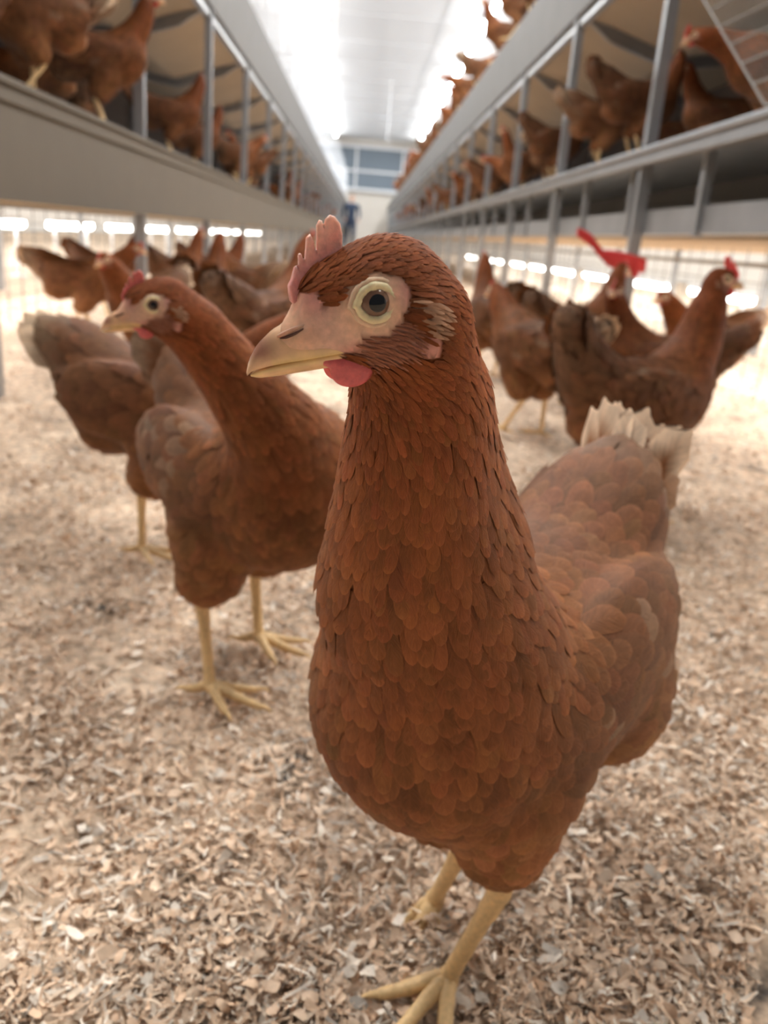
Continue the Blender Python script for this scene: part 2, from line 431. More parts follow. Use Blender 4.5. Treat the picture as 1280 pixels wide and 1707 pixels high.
def build_hen(sp):
    """returns {part: mesh}. Local frame: x forward, y to the hen's left, z up, origin on the floor between the feet."""
    R = random.Random(sp.get('seed', 1)); rg = np.random.default_rng(sp.get('seed', 1))
    h = sp['h']; fs = sp['fs']; tint = np.array(sp.get('tint', (1, 1, 1)))
    hp = np.array(sp['head'][0]); HR = rotm(*sp['head'][1:]); hs = sp.get('hs', 1.0)
    bp = rotm(0, sp.get('pitch', 0)); piv = np.array([0, 0, .19])
    def B(p): return (np.array(p, float) - piv) @ bp.T + piv
    def bd(d): return np.array(d, float) @ bp.T
    wid = sp.get('wid', 1.0)
    P = []
    def el(c, r, pitch=0, **k): P.append(El(B(c), r, bp @ rotm(0, pitch) if True else None, **k))
    el((.066, 0, .214), (.064, .059 * wid, sp.get('brz', .072)), flow=bd((-.25, 0, -1)), col=BODY, fl=.026, fw=.0108, lift=.0015, reg=0)
    el((-.012, 0, .205), (.115, .064 * wid, .066), flow=bd((-1, 0, -.35)), col=BACK, fl=.032, fw=.014, lift=.0016, reg=0)
    el((.02, 0, .168), (.075, .052, .040), flow=bd((-.55, 0, -.8)), col=BELLY * .75 + BODY * .25, fl=.026, fw=.013, lift=.0025, reg=1)
    el((-.105, 0, .232), (.068, .046, .045), flow=bd((-1, 0, .25)), col=BACK, fl=.034, fw=.014, lift=.0022, reg=0)
    el((-.088, 0, .172), (.052, .050, .045), flow=bd((-.8, 0, -.6)), col=BELLY, fl=.028, fw=.015, lift=.004, reg=1)
    el((-.130, 0, .254), (.056, .042, .034), pitch=-.4, flow=bd((-1, 0, .30)), col=BACK, fl=.046, fw=.017, lift=.0065, reg=0)
    for sgn in (1, -1):
        el((-.032, sgn * .057 * wid, .212), (.098, .019, .046), pitch=.0, flow=bd((-1, 0, -.12)), col=BACK * 1.08, fl=.040, fw=.017, lift=.0026, reg=2 if sgn > 0 else 3)
    tb = sp.get('tail', (-.19, 0, .285)); tb = np.array(tb)
    P.append(Cap(B((-.12, 0, .24)), B(tb), .036, sp.get('tr', .016), flow=nrm(B(tb) - B((-.12, 0, .24))), col=BACK, fl=.036, fw=.016, lift=.003, reg=0))
    for leg in sp['legs']:
        hip, hock = np.array(leg['hip'], float), np.array(leg['hock'], float)
        mid = hip * .45 + hock * .55
        sl = leg.get('slim', 1.0)
        P.append(Cap(hip, mid, .042 * (.5 + .5 * sl), .029 * sl, flow=nrm(hock - hip), col=BELLY * .6 + BODY * .4, fl=.024, fw=.013, lift=.0022, reg=1))
        P.append(Cap(mid, hock + (0, 0, leg.get('hz', .022)), .025 * sl, .009 * sl, flow=nrm(hock - hip), col=BELLY * .6 + BODY * .4, fl=.018, fw=.010, lift=.0015, reg=1))
    for c, r in sp.get('extra', []):
        el(c, r, flow=bd((-.8, 0, -.6)), col=BELLY, fl=.028, fw=.013, lift=.004, reg=1)
    nk = sp['neck']
    for i in range(len(nk) - 1):
        a, b_ = np.array(nk[i]), np.array(nk[i + 1]); f = i / max(1, len(nk) - 2)      # from the shoulders up
        P.append(Cap(a[:3], b_[:3], a[3], b_[3], flow=nrm(a[:3] - b_[:3]), col=NECK * f + (NECK * .5 + BODY * .5) * (1 - f) if f < .99 else RUST,
                     fl=np.interp(f, [0, .5, 1], [.027, .021, .012]), fw=np.interp(f, [0, .5, 1], [.0094, .0060, .0032]), lift=np.interp(f, [0, 1], [.0016, .0008]), reg=4))
    for c in sp.get('cape', []):
        P.append(Cap(c[0], c[1], c[2], c[3], flow=nrm(np.array(c[1]) - np.array(c[0])), col=NECK, fl=.026, fw=.006, lift=.0015, reg=4))
    nb = len(P)
    def HW(p): return (np.array(p, float) * .001 * hs) @ HR.T + hp
    def hel(c, r, fl=.0056, fw=.0014, col=RUST, flow=(-1, 0, -.15), lift=.0006):
        P.append(El(HW(c), np.array(r) * .001 * hs, HR, flow=np.array(flow) @ HR.T, col=col, fl=fl, fw=fw, lift=lift, reg=5))
    hel((-6.5, 0, -1), (18.5, 13.6, 17))
    hel((-14, 0, -9), (16, 14.5, 15), flow=(-.5, 0, -1))
    hel((1, 0, -9.5), (13, 11.5, 8.8), flow=(-1, 0, -.3))
    hel((10, 0, -3.5), (12.5, 8.6, 9.2))
    hel((6, 0, 3), (13, 9.0, 9.5), flow=(-1, 0, .2))
    hel((16, 0, -6.2), (8, 6.6, 6.4)); hel((22, 0, -7.2), (7, 4.6, 4.9))
    for sgn in (1, -1):
        hel((0, sgn * 8.4, .6), (8.6, 4.6, 8.2))
        hel((-14, sgn * 12.4, -6.5), (4.6, 3.6, 5.6), fl=.0048, fw=.0013, lift=.0014, flow=(-.8, sgn * .35, -.35))
        hel((-12.6, sgn * 12.6, -14.2), (2.7, 2.2, 3.6))
    def F(X):
        X = np.asarray(X); out = np.empty(len(X))
        for i in range(0, len(X), 200000):
            x = X[i:i + 200000]
            db = smin(np.stack([p.d(x) for p in P[:nb]]), .008) + .0012
            dh = smin(np.stack([p.d(x) for p in P[nb:]]), .0016)
            out[i:i + 200000] = smin(np.stack([db, dh]), .0030)
        return out
    allp = np.concatenate([[p.c] if isinstance(p, El) else [p.a, p.b] for p in P])
    lo = allp.min(0) - .11; hi = allp.max(0) + .11
    lo[2] = max(lo[2], .0)
    V, Q = surface_nets(F, lo, hi, h)
    g = grad(F, V)
    def attrs(X):
        D = np.stack([p.d(X) for p in P]); D = D - D.min(0)
        w = np.exp(-D / .007); w /= w.sum(0)
        mixa = lambda name: np.tensordot(w.T, np.array([getattr(p, name) for p in P], float), 1)
        return mixa('flow'), mixa('col'), mixa('fl'), mixa('fw'), mixa('lift'), np.array([p.reg for p in P])[D.argmin(0)]
    def headco(X):
        q = (X - hp) @ HR / (.001 * hs); return q[:, 0], q[:, 1], q[:, 2]
    def facemask(X, reg=None):
        u, y, v = headco(X); near = (np.abs(u) < 45) & (np.abs(v) < 30) & (np.abs(y) < 20)
        skin = near & in_poly(SKIN_POLY, u, v) & (np.abs(y) > 3.2 + 0 * u)
        skin |= near & (u > 14) & (v < 5.5)
        cheek = near & in_poly(CHEEK_POLY, u, v); ear = near & in_poly(EAR_POLY, u, v)
        lobe = near & (((u + 13) / 3.4) ** 2 + ((v + 14.8) / 4.2) ** 2 < 1)
        return skin, cheek & ~skin, ear, lobe & ~ear, u, v
    fl_, co_, L_, W_, li_, rg_ = attrs(V)
    skin, cheek, ear, lobe, u, v = facemask(V)
    noise = lambda X, s: .5 + .5 * np.sin(X[:, 0] * s + 1.3 * np.sin(X[:, 2] * s * .7)) * np.sin(X[:, 1] * s * .9 + X[:, 2] * s * 1.1)
    col = co_ * .55
    fsk = np.array(sp.get('face', (.74, .45, .34)))
    pale = np.array((.82, .51, .34)); pink = np.array((.62, .25, .22))
    rr = np.hypot(u, v)
    ksk = np.clip((rr - 6) / 8, 0, 1)[:, None]
    skc = pale * (1 - ksk) + fsk * ksk
    kp = (np.clip((u - 9) / 8, 0, 1) * np.clip((v + 3) / 5, 0, 1))[:, None]
    skc = skc * (1 - kp) + pink * kp
    kq = (np.exp(-((u + 9) / 3) ** 2 - ((v - 1) / 5) ** 2))[:, None]
    skc = skc * (1 - .7 * kq) + pink * .7 * kq
    kr = (np.exp(-((u - 6) / 5) ** 2 - ((v + 13) / 2.5) ** 2))[:, None]
    skc = skc * (1 - .8 * kr) + np.array((.62, .16, .13)) * .8 * kr
    kh = np.clip((u - 15) / 8, 0, 1)[:, None]; skc = skc * (1 - kh) + np.array((.82, .48, .31)) * kh
    skc = skc * (.9 + .2 * noise(V, 900.))[:, None]; col[skin] = skc[skin]; col[cheek] = np.array((.40, .17, .11)); col[ear] = (.52, .34, .22); col[lobe] = (.62, .28, .22)
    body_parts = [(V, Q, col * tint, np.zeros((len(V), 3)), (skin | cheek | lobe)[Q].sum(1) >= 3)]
    # ---- feathers over the body
    a, b_, c_, d_ = (V[Q[:, i]] for i in range(4))
    fa = np.linalg.norm(np.cross(c_ - a, d_ - b_), axis=1) / 2
    cen = (a + b_ + c_ + d_) / 4
    _, _, fl0, fw0, _, _ = attrs(cen)
    r0 = np.sqrt(fl0 * fw0) * sp.get('dens', .36) * fs
    expct = fa / (r0 ** 2) * 3.2
    cnt = rg.poisson(expct)
    fi = np.repeat(np.arange(len(Q)), cnt)
    uvr = rg.random((len(fi), 2))
    pts = (a[fi] * (1 - uvr[:, :1]) + b_[fi] * uvr[:, :1]) * (1 - uvr[:, 1:]) + (d_[fi] * (1 - uvr[:, :1]) + c_[fi] * uvr[:, :1]) * uvr[:, 1:]
    keep = poisson(pts, r0[fi], rg.permutation(len(pts)))
    p = pts[keep]; n = grad(F, p)
    flow, col, L, Wd, lift, reg = attrs(p)
    skin, cheek, ear, lobe, u, v = facemask(p)
    near_h = reg == 5
    t = flow - n * (flow * n).sum(1, keepdims=True)
    tl = np.linalg.norm(t, axis=1); bad = tl < .05
    t[bad] = np.cross(n[bad], (0, 1, 0)); t /= np.linalg.norm(t, axis=1, keepdims=True) + 1e-9
    ang = rg.normal(0, .07, len(p)) * np.where(reg == 1, 2.2, 1.0) * np.where(p[:, 0] < -.07, 2.6, 1.0)
    bb = np.cross(n, t); t = t * np.cos(ang)[:, None] + bb * np.sin(ang)[:, None]
    L = L * fs * rg.uniform(.85, 1.2, len(p)); Wd = Wd * fs * rg.uniform(.85, 1.15, len(p))
    lift = lift * fs * rg.uniform(.85, 1.2, len(p))
    col = col * rg.uniform(.82, 1.2, (len(p), 1)) * (1 + rg.normal(0, .03, (len(p), 3)))
    # colour drift of whole areas, wing and saddle marbling, cream patches
    nz = noise(p, 38.); col *= (.86 + .26 * nz)[:, None]
    wing = (reg == 2) | (reg == 3)
    pal = wing & (rg.random(len(p)) < sp.get('pale', .16)); col[pal] = col[pal] * .75 + CREAM * .16
    cr = sp.get('cream_tail', .0)
    tl_w = np.clip((-p[:, 0] - .10) / .09, 0, 1) * cr; col = col * (1 - tl_w[:, None]) + CREAM * .9 * tl_w[:, None]
    # face
    col[cheek] = np.array((.37, .145, .085)) * rg.uniform(.8, 1.2, (cheek.sum(), 1)); L[cheek] *= .62; Wd[cheek] *= .42; lift[cheek] *= .5
    kk = rg.random((ear.sum(), 1)); col[ear] = (np.array((.70, .41, .26)) * kk + np.array((.40, .19, .10)) * (1 - kk)) * rg.uniform(.85, 1.15, (ear.sum(), 1)); L[ear] = .0050 * hs; Wd[ear] *= .55; lift[ear] = .0016
    ok = ~(skin | lobe)
    ring = (np.hypot(u, v) < 8.0) & near_h; ok &= ~ring
    p, n, t, L, Wd, lift, col, reg = (x[ok] for x in (p, n, t, L, Wd, lift, col, reg))
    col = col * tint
    parts = {}
    lod = sp.get('lod', 0)
    for key, m in (('body', ~((reg == 2) | (reg == 3))), ('wl', reg == 2), ('wr', reg == 3)):
        if key == 'body' and lod == 0:
            hd = m & (reg == 5); bd_ = m & (reg != 5)
            res = []
            for mm, ns, nc in ((hd, 4, 3), (bd_, 7, 5)):
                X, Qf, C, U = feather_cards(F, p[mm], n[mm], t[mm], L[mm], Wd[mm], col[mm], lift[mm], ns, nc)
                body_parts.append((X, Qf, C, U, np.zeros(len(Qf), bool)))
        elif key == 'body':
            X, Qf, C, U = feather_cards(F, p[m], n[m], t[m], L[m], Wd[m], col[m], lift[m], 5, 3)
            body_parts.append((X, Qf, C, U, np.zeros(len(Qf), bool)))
        else:
            sgn = 1 if key == 'wl' else -1
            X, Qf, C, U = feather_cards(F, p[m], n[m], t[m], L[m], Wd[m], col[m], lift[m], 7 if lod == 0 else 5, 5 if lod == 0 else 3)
            spq = []
            for i in range(11):          # folded flight feathers, fanned slightly, tips towards the tail
                f = i / 10
                root = B((.000 - .055 * f, sgn * (.073 + .004 * f) * wid, .190 + .022 * f))
                c0 = BACK * (1.0 + .25 * R.random()) * tint; c1 = c0 * .8 + CREAM * (.12 + .2 * R.random() * sp.get('pale', .16) * 5)
                spq.append((root, bd((-1, -sgn * (.28 + .05 * f), -.26 + .36 * f)), bd((0, sgn, .12)), .105 - .03 * f, .019, -.06, c0, c1))
            X2, Q2, C2, U2 = fan_feathers(spq)
            parts[key] = mk_mesh('wing', np.concatenate([X, X2]), np.concatenate([Qf, Q2 + len(X)]), [MAT['feather']], np.concatenate([C, C2]), np.concatenate([U, U2]))
    # ---- tail fan
    tc = B(tb); td = nrm(B(tb) - B((-.12, 0, .24))); up = bd((0, 0, 1)); side = np.array([0, 1., 0])
    tn = nrm(np.cross(td, side)); tn = tn if tn[2] > 0 else -tn
    tcol0 = sp.get('tcol0', BACK * .95); tcol1 = sp.get('tcol1', BACK * 1.1); spq = []
    TL = sp.get('tl', .085)
    for lay, (cnt_, ln, spread, tilt) in enumerate(((9, 1.0, .5, .05), (9, .82, .7, -.12), (9, .62, .95, -.35), (9, .5, 1.2, -.6), (9, .42, 1.3, -.9), (5, .7, .25, .02))):
        for i in range(cnt_):
            f = (i + .5) / cnt_ * 2 - 1; f += R.uniform(-.06, .06)
            dd = td + side * f * spread * sp.get('spread', .8) + tn * (tilt + .35 * (1 - abs(f)) + R.uniform(-.08, .08))
            nn = nrm(side * (-1 if f > 0 else 1) * -.9 * (abs(f) + .25) + tn * .75)
            k = R.random()
            c0 = np.array(tcol0) * (.85 + .3 * R.random()); c1 = np.array(tcol1) * (.85 + .3 * R.random())
            if lay >= 2: c1 = c0 * 1.05 * .7 + c1 * .3
            spq.append((tc - td * .045 + side * f * .016, dd, nn, TL * ln * R.uniform(.9, 1.1), .034 * R.uniform(.9, 1.1), .05, c0 * tint, c1 * tint))
    X, Qf, C, U = fan_feathers(spq)
    parts['tail'] = mk_mesh('tail', X, Qf, [MAT['feather']], C, U)
    # ---- legs: scaled shank, three front toes, hind toe, claws (one body with the rest)
    lv = []; YEL = np.array((.90, .62, .30)) * np.array(sp.get('legtint', (1, 1, 1)))
    for leg in sp['legs']:
        hock, ank = np.array(leg['hock'], float), np.array(leg['foot'], float); yaw = leg.get('yaw', 0)
        segs = [((hock + (0, 0, .018), hock, hock * .6 + ank * .4, hock * .15 + ank * .85, ank), (.0078, .0070, .0052, .0052, .0068), 26, 12)]
        for a_, ln in ((-.62 + yaw, .042), (0 + yaw, .055), (.60 + yaw, .044), (math.pi + .35 + yaw, .022)):
            d = np.array([math.cos(a_), math.sin(a_), 0]); z0 = ank[2]
            drop = -(z0 - .0055) - leg.get('bury', 0)
            segs.append(((ank, ank + d * ln * .22 + (0, 0, .002 + drop * .35), ank + d * ln * .6 + (0, 0, drop * .85 + .001), ank + d * ln + (0, 0, drop)), (.0062, .0052, .0044, .0032), 16, 8))
            e = ank + d * ln + np.array((0, 0, drop))
            segs.append(((e - d * .002, e + d * .006 + (0, 0, .0008), e + d * .012 - (0, 0, .0025)), (.0029, .0020, .0004), 6, 6))
        for k, (pp, rr_, m, n_) in enumerate(segs):
            if lod and k: m, n_ = 6, 6
            a_, r_ = smooth_path(pp, rr_, m)
            r_ = r_ * (1 + .045 * np.sin(np.arange(m) * 2.1)) if lod == 0 else r_
            X, Qf = tube(a_, r_, n_)
            cc = YEL * (.95 if k == 0 else .86)
            lv.append((X, Qf, np.tile(cc, (len(X), 1)) * rg.uniform(.92, 1.08, (len(X), 1)), np.zeros((len(X), 3))))
    Vs, Qs, Cs, Us, Ms = [], [], [], [], []; off = 0
    for X, q, C, U, sk in body_parts:
        Vs.append(X); Qs.append(q + off); Cs.append(C); Us.append(U); Ms.append(sk.astype(int)); off += len(X)
    for X, q, C, U in lv:
        Vs.append(X); Qs.append(q + off); Cs.append(C); Us.append(U); Ms.append(np.full(len(q), 2)); off += len(X)
    parts['body'] = mk_mesh('body', np.concatenate(Vs), np.concatenate(Qs), [MAT['feather'], MAT['skin'], MAT['leg']], np.concatenate(Cs), np.concatenate(Us), np.concatenate(Ms))
    # ---- comb and wattles
    cs = sp.get('comb', 1.0); ccol = np.array(sp.get('combcol', (.66, .26, .24))); ctip = np.array(sp.get('combtip', (.90, .53, .41)))
    hh = .0006 if lod == 0 else .0013
    def Fc(X):
        q = (X - hp) @ HR / (.001 * hs); u, y, v = q[:, 0], q[:, 1], q[:, 2]
        u = u + np.clip(v - 6, 0, 30) * .10; cu, cv_ = 12., 4.
        d2 = poly_sdf(COMB_POLY, cu + (u - cu) / cs, cv_ + (v - cv_) / cs) * cs
        th = np.interp(v, [0, 6, 14, 24], [3.6, 2.6, 1.5, 1.1]); y2 = y - 1.0 * np.sin((u + v) * .22)
        e = np.abs(y2) - th
        w = np.stack([d2 + .8, e + .8]); m = np.maximum(w, 0)
        return (np.minimum(w.max(0), 0) + np.hypot(m[0], m[1]) - .8) * .001 * hs
    cl = HW((12, 0, 12)); V, Q = surface_nets(Fc, cl - .024 * hs * cs, cl + .024 * hs * cs, hh)
    u, y, v = headco(V); k = np.clip((v - 8) / 14, 0, 1)[:, None]
    parts['comb'] = mk_mesh('comb', V, Q, [MAT['comb']], ccol * (1 - k) + ctip * k)
    ws = sp.get('wattle', 1.0)
    def Fw(X):
        q = (X - hp) @ HR / (.001 * hs); q[:, 1] = np.abs(q[:, 1])
        # drop-shaped lobe under the jaw, on either side
        a = El((8.5, 5.0, -17.6 - 1.2 * ws), (6.3 * ws, 2.0, 4.7 * ws), rotm(0, .12)).d(q)
        b2 = Cap((15.5, 4.6, -14.2), (8, 5, -17), 1.5, 2.6).d(q)
        return smin(np.stack([a, b2]), .6) * .001 * hs
    cl = HW((10, 0, -19)); V, Q = surface_nets(Fw, cl - np.array((.018, .018, .018)) * hs * max(1, ws), cl + np.array((.018, .018, .018)) * hs * max(1, ws), hh)
    parts['wattle'] = mk_mesh('wattle', V, Q, [MAT['comb']], np.tile(np.array(sp.get('watcol', (.66, .13, .13))), (len(V), 1)))
    # ---- beak
    us_n, hw_n = (10, 16, 22, 28, 33), (7.4, 6.7, 5.5, 4.3, 3.1)
    nseg = 22 if lod == 0 else 9; na = 15 if lod == 0 else 8
    Vb, Qb, Cb = [], [], []
    us = [10, 16, 22, 28, 33, 36, 37.6, 38.0]; top = [-.6, -.4, -1.0, -2.9, -6, -9.4, -12, -13.2]; bot = [-12.7, -12.5, -12.4, -12.2, -12.4, -12.8, -13.4, -14.2]; hw = [7.4, 6.7, 5.5, 4.3, 3.1, 1.9, .9, .3]
    lu = [4, 8, 12, 18, 24, 30, 35, 37.0]; lt = [-13.4, -13.1, -12.8, -12.6, -12.6, -12.8, -13.3, -14]; lb = [-14.8, -16.2, -17.2, -16.9, -16.5, -16.1, -15.5, -14.6]; lw = [7.6, 7.4, 6.8, 5.9, 4.8, 3.5, 1.9, .4]
    HORN, TIP, YL, PK = map(np.array, ((.86, .53, .30), (.36, .16, .10), (.88, .62, .27), (.74, .45, .31)))
    for which in (0, 1):
        base = len(Vb); A, T_, B_, W_ = (us, top, bot, hw) if which == 0 else (lu, lt, lb, lw)
        for i in range(nseg):
            x = A[0] + (A[-1] - A[0]) * (i / (nseg - 1)) ** .85
            t_, bo, w_ = (np.interp(x, A, z) for z in (T_, B_, W_))
            for j in range(na):
                a_ = math.pi * j / (na - 1); yy = w_ * math.cos(a_)
                if which == 0:
                    zz = bo + (t_ - bo) * math.sin(a_) ** .85
                    rim = math.exp(-((zz - bo) / 1.3) ** 2) * .45 if x < 30 else 0
                    yy *= 1 + rim * .12
                    if lod == 0: zz -= .55 * math.exp(-((x - 23.5) / 2.2) ** 2 - ((zz + 4.6) / 1.0) ** 2)
                    c = PK * 1 if x < 17 else HORN
                    c = HORN * np.clip((x - 15) / 6, 0, 1) + PK * (1 - np.clip((x - 15) / 6, 0, 1))
                    kt = np.clip((x - 27) / 5, 0, 1) * np.clip((zz + 11.5) / 3, 0, 1); c = c * (1 - kt) + TIP * kt
                    nos = math.exp(-((x - 23.5) / 2.6) ** 2 - ((zz + 5.2 - (x - 23) * -.25) / .55) ** 2); c = c * (1 - .85 * nos)
                    ky = rim * 2.0; c = c * (1 - ky) + YL * ky
                else:
                    zz = bo + (t_ - bo) * (1 - math.sin(a_) ** .85) if 0 else t_ - (t_ - bo) * math.sin(a_) ** .85
                    ky = .8 if zz > t_ - 1.2 else .25; c = HORN * (1 - ky) + YL * ky
                    if x < 12: c = c * .6 + np.array((.62, .2, .16)) * .4
                Vb.append(HW((x, yy, zz))); Cb.append(c)
        for i in range(nseg - 1):
            for j in range(na):
                j2 = (j + 1) % na; q = (base + i * na + j, base + i * na + j2, base + (i + 1) * na + j2, base + (i + 1) * na + j)
                Qb.append(q if which == 0 else q[::-1])
    parts['beak'] = mk_mesh('beak', Vb, Qb, [MAT['beak']], np.array(Cb))
    # ---- nostrils: a dark slit under a low ridge on either side of the beak root
    if lod == 0:
        Vn, Qn, Cn = [], [], []
        for sgn in (1, -1):
            for pth, r_, cc in ((((20.2, -3.6), (22.4, -4.5), (25.0, -5.2), (27.0, -5.2)), .42, (.10, .035, .02)), (((19.6, -2.6), (22.4, -3.4), (25.4, -4.2), (27.6, -4.6)), .75, (.60, .33, .22))):
                pts = []
                for (u_, v_) in pth:
                    yy = np.linspace(0, 16, 81); fv = F(np.array([HW((u_, sgn * y_, v_)) for y_ in yy])); ysn = max(float(np.interp(0, fv, yy)), float(np.interp(u_, us_n, hw_n)) * .93)
                    pts.append(HW((u_, sgn * (ysn - (.05 if r_ < .6 else .35)), v_)))
                a_, rr2 = smooth_path(pts, (r_ * .4 * .001, r_ * .001, r_ * .001, r_ * .5 * .001), 12)
                X, Qf = tube(a_, rr2, 8); o_ = sum(len(x) for x in Vn)
                Vn.append(X); Qn.append(Qf + o_); Cn.append(np.tile(np.array(cc), (len(X), 1)))
        parts['nostril'] = mk_mesh('nostrils', np.concatenate(Vn), np.concatenate(Qn), [MAT['skin']], np.concatenate(Cn))
    # ---- eyes
    ysc = np.linspace(8, 24, 81); fv = F(np.array([HW((0, y_, 0)) for y_ in ysc])); ys = float(np.interp(0, fv, ysc))
    for sgn, key in ((1, 'el'), (-1, 'er')):
        nr, na = (26, 36) if lod == 0 else (8, 12)
        rad = 5.6; cen = np.array((0, sgn * (ys - 4.1), 0)); Ve, Qe, Me = [], [], []
        for i in range(nr + 1):
            th = (i / nr) * 1.45 + .001
            for j in range(na):
                a_ = 2 * math.pi * j / na
                bulge = rad * (1 + .03 * math.exp(-(th / .5) ** 2))
                Ve.append(HW(cen + np.array((math.sin(th) * math.cos(a_) * bulge, sgn * math.cos(th) * bulge, math.sin(th) * math.sin(a_) * bulge))))
        for i in range(nr):
            r_ = math.sin((i + .5) / nr * 1.45) * rad
            for j in range(na):
                q = (i * na + j, i * na + (j + 1) % na, (i + 1) * na + (j + 1) % na, (i + 1) * na + j)
                Qe.append(q if sgn < 0 else q[::-1]); Me.append(0 if r_ < 2.3 else (1 if r_ < 4.1 else 2))
        parts[key] = mk_mesh('eye', Ve, Qe, [MAT['pupil'], MAT['iris'], MAT['sclera']], midx=Me)
        Ve, Qe, Ce = [], [], []; base = 0
        for ri, (A_, B2, mr, yo, cc) in enumerate(((5.0, 4.55, 1.0, ys - .15, (.88, .70, .42)), (6.5, 6.0, .75, ys - .75, (.78, .52, .35)))):
            n1, n2 = (56, 8) if lod == 0 else (14, 5)
            for i in range(n1):
                a_ = 2 * math.pi * i / n1
                corner = .9 * math.exp(-((a_ - math.pi - .2) / .3) ** 2) + .7 * math.exp(-((((a_ + .1) % (2 * math.pi)) - 0) / .3) ** 2)
                ce = np.array(((A_ + corner) * math.cos(a_), sgn * (yo - .35 * abs(math.cos(a_)) * 2), B2 * math.sin(a_)))
                rd = nrm((math.cos(a_), 0, math.sin(a_))); m_ = mr * (1 + .07 * math.sin(a_ * 9 + ri) + .05 * math.sin(a_ * 23))
                for j in range(n2):
                    bb_ = 2 * math.pi * j / n2
                    Ve.append(HW(ce + rd * m_ * math.cos(bb_) * 1.25 + np.array((0, sgn, 0)) * m_ * math.sin(bb_))); Ce.append(cc)
            for i in range(n1):
                for j in range(n2):
                    Qe.append((base + i * n2 + j, base + i * n2 + (j + 1) % n2, base + ((i + 1) % n1) * n2 + (j + 1) % n2, base + ((i + 1) % n1) * n2 + j))
            base = len(Ve)
        parts[key + 'lid'] = mk_mesh('eyelid', Ve, Qe, [MAT['skin']], np.array(Ce))
    return parts

def place_hen(parts, loc, rz, label, group=None, sc=1.0, name='hen'):
    r = empty(name, loc, rz, sc); tag(r, label, 'hen', group)
    link('body', parts['body'], r)
    link('tail', parts['tail'], r); link('wing', parts['wl'], r); link('wing', parts['wr'], r)
    link('comb', parts['comb'], r); link('wattles', parts['wattle'], r); bk = link('beak', parts['beak'], r)
    if 'nostril' in parts: link('nostrils', parts['nostril'], bk)
    for k in ('el', 'er'):
        e = link('eye', parts[k], r); link('eyelid', parts[k + 'lid'], e)
    return r

# ------------------------------------------------------------------ setting: floor, ceiling, walls
def struct(name, mb, mat): return tag(mb.obj(name, mat), kind='structure')
# littered floor: grey dusty concrete showing through a bed of shavings
m, n, l, b = new_mat('litter_bed')
tc = n.new('ShaderNodeTexCoord')
v1 = n.new('ShaderNodeTexNoise'); v1.inputs['Scale'].default_value = 9; v1.inputs['Detail'].default_value = 6; v1.inputs['Roughness'].default_value = .65
v2 = n.new('ShaderNodeTexVoronoi'); v2.inputs['Scale'].default_value = 120
v3 = n.new('ShaderNodeTexNoise'); v3.inputs['Scale'].default_value = 70; v3.inputs['Detail'].default_value = 4
for q in (v1, v2, v3): l.new(tc.outputs['Object'], q.inputs['Vector'])
cr = n.new('ShaderNodeValToRGB'); cr.color_ramp.elements[0].position = .3; cr.color_ramp.elements[0].color = (.10, .085, .075, 1)
cr.color_ramp.elements[1].position = .62; cr.color_ramp.elements[1].color = (.78, .62, .46, 1)
e = cr.color_ramp.elements.new(.42); e.color = (.56, .42, .30, 1)
l.new(v1.outputs['Fac'], cr.inputs[0])
hv = n.new('ShaderNodeVectorMath'); hv.operation = 'SCALE'
mr = n.new('ShaderNodeMapRange'); mr.inputs[1].default_value = .3; mr.inputs[2].default_value = .7; mr.inputs[3].default_value = .55; mr.inputs[4].default_value = 1.3
l.new(v3.outputs['Fac'], mr.inputs[0]); l.new(cr.outputs[0], hv.inputs[0]); l.new(mr.outputs[0], hv.inputs['Scale'])
l.new(hv.outputs[0], b.inputs['Base Color']); b.inputs['Roughness'].default_value = .9
bp = n.new('ShaderNodeBump'); bp.inputs['Strength'].default_value = .8; bp.inputs['Distance'].default_value = .006
l.new(v3.outputs['Fac'], bp.inputs['Height']); l.new(bp.outputs[0], b.inputs['Normal'])
MAT['litter'] = m
def gz(x, y):
    return .004 * np.sin(x * 9 + 1.3) * np.sin(y * 7.5) + .003 * np.sin(x * 23 + y * 17) + .002 * np.sin(x * 51 - y * 37)
xs = np.concatenate([np.linspace(-7, -1.3, 12)[:-1], np.linspace(-1.3, 1.6, 150), np.linspace(1.6, 7, 12)[1:]])
ys = np.concatenate([np.linspace(-1.2, .1, 6)[:-1], np.linspace(.1, 2.5, 150), np.linspace(2.5, 40, 60)[1:]])
GX, GY = np.meshgrid(xs, ys, indexing='ij'); GZ = gz(GX, GY) - .010
k = np.arange(GX.size).reshape(GX.shape)
tag(link('floor', mk_mesh('floor', np.stack([GX, GY, GZ], -1).reshape(-1, 3), np.stack([k[:-1, :-1], k[1:, :-1], k[1:, 1:], k[:-1, 1:]], -1).reshape(-1, 4), [MAT['litter']])), kind='structure')

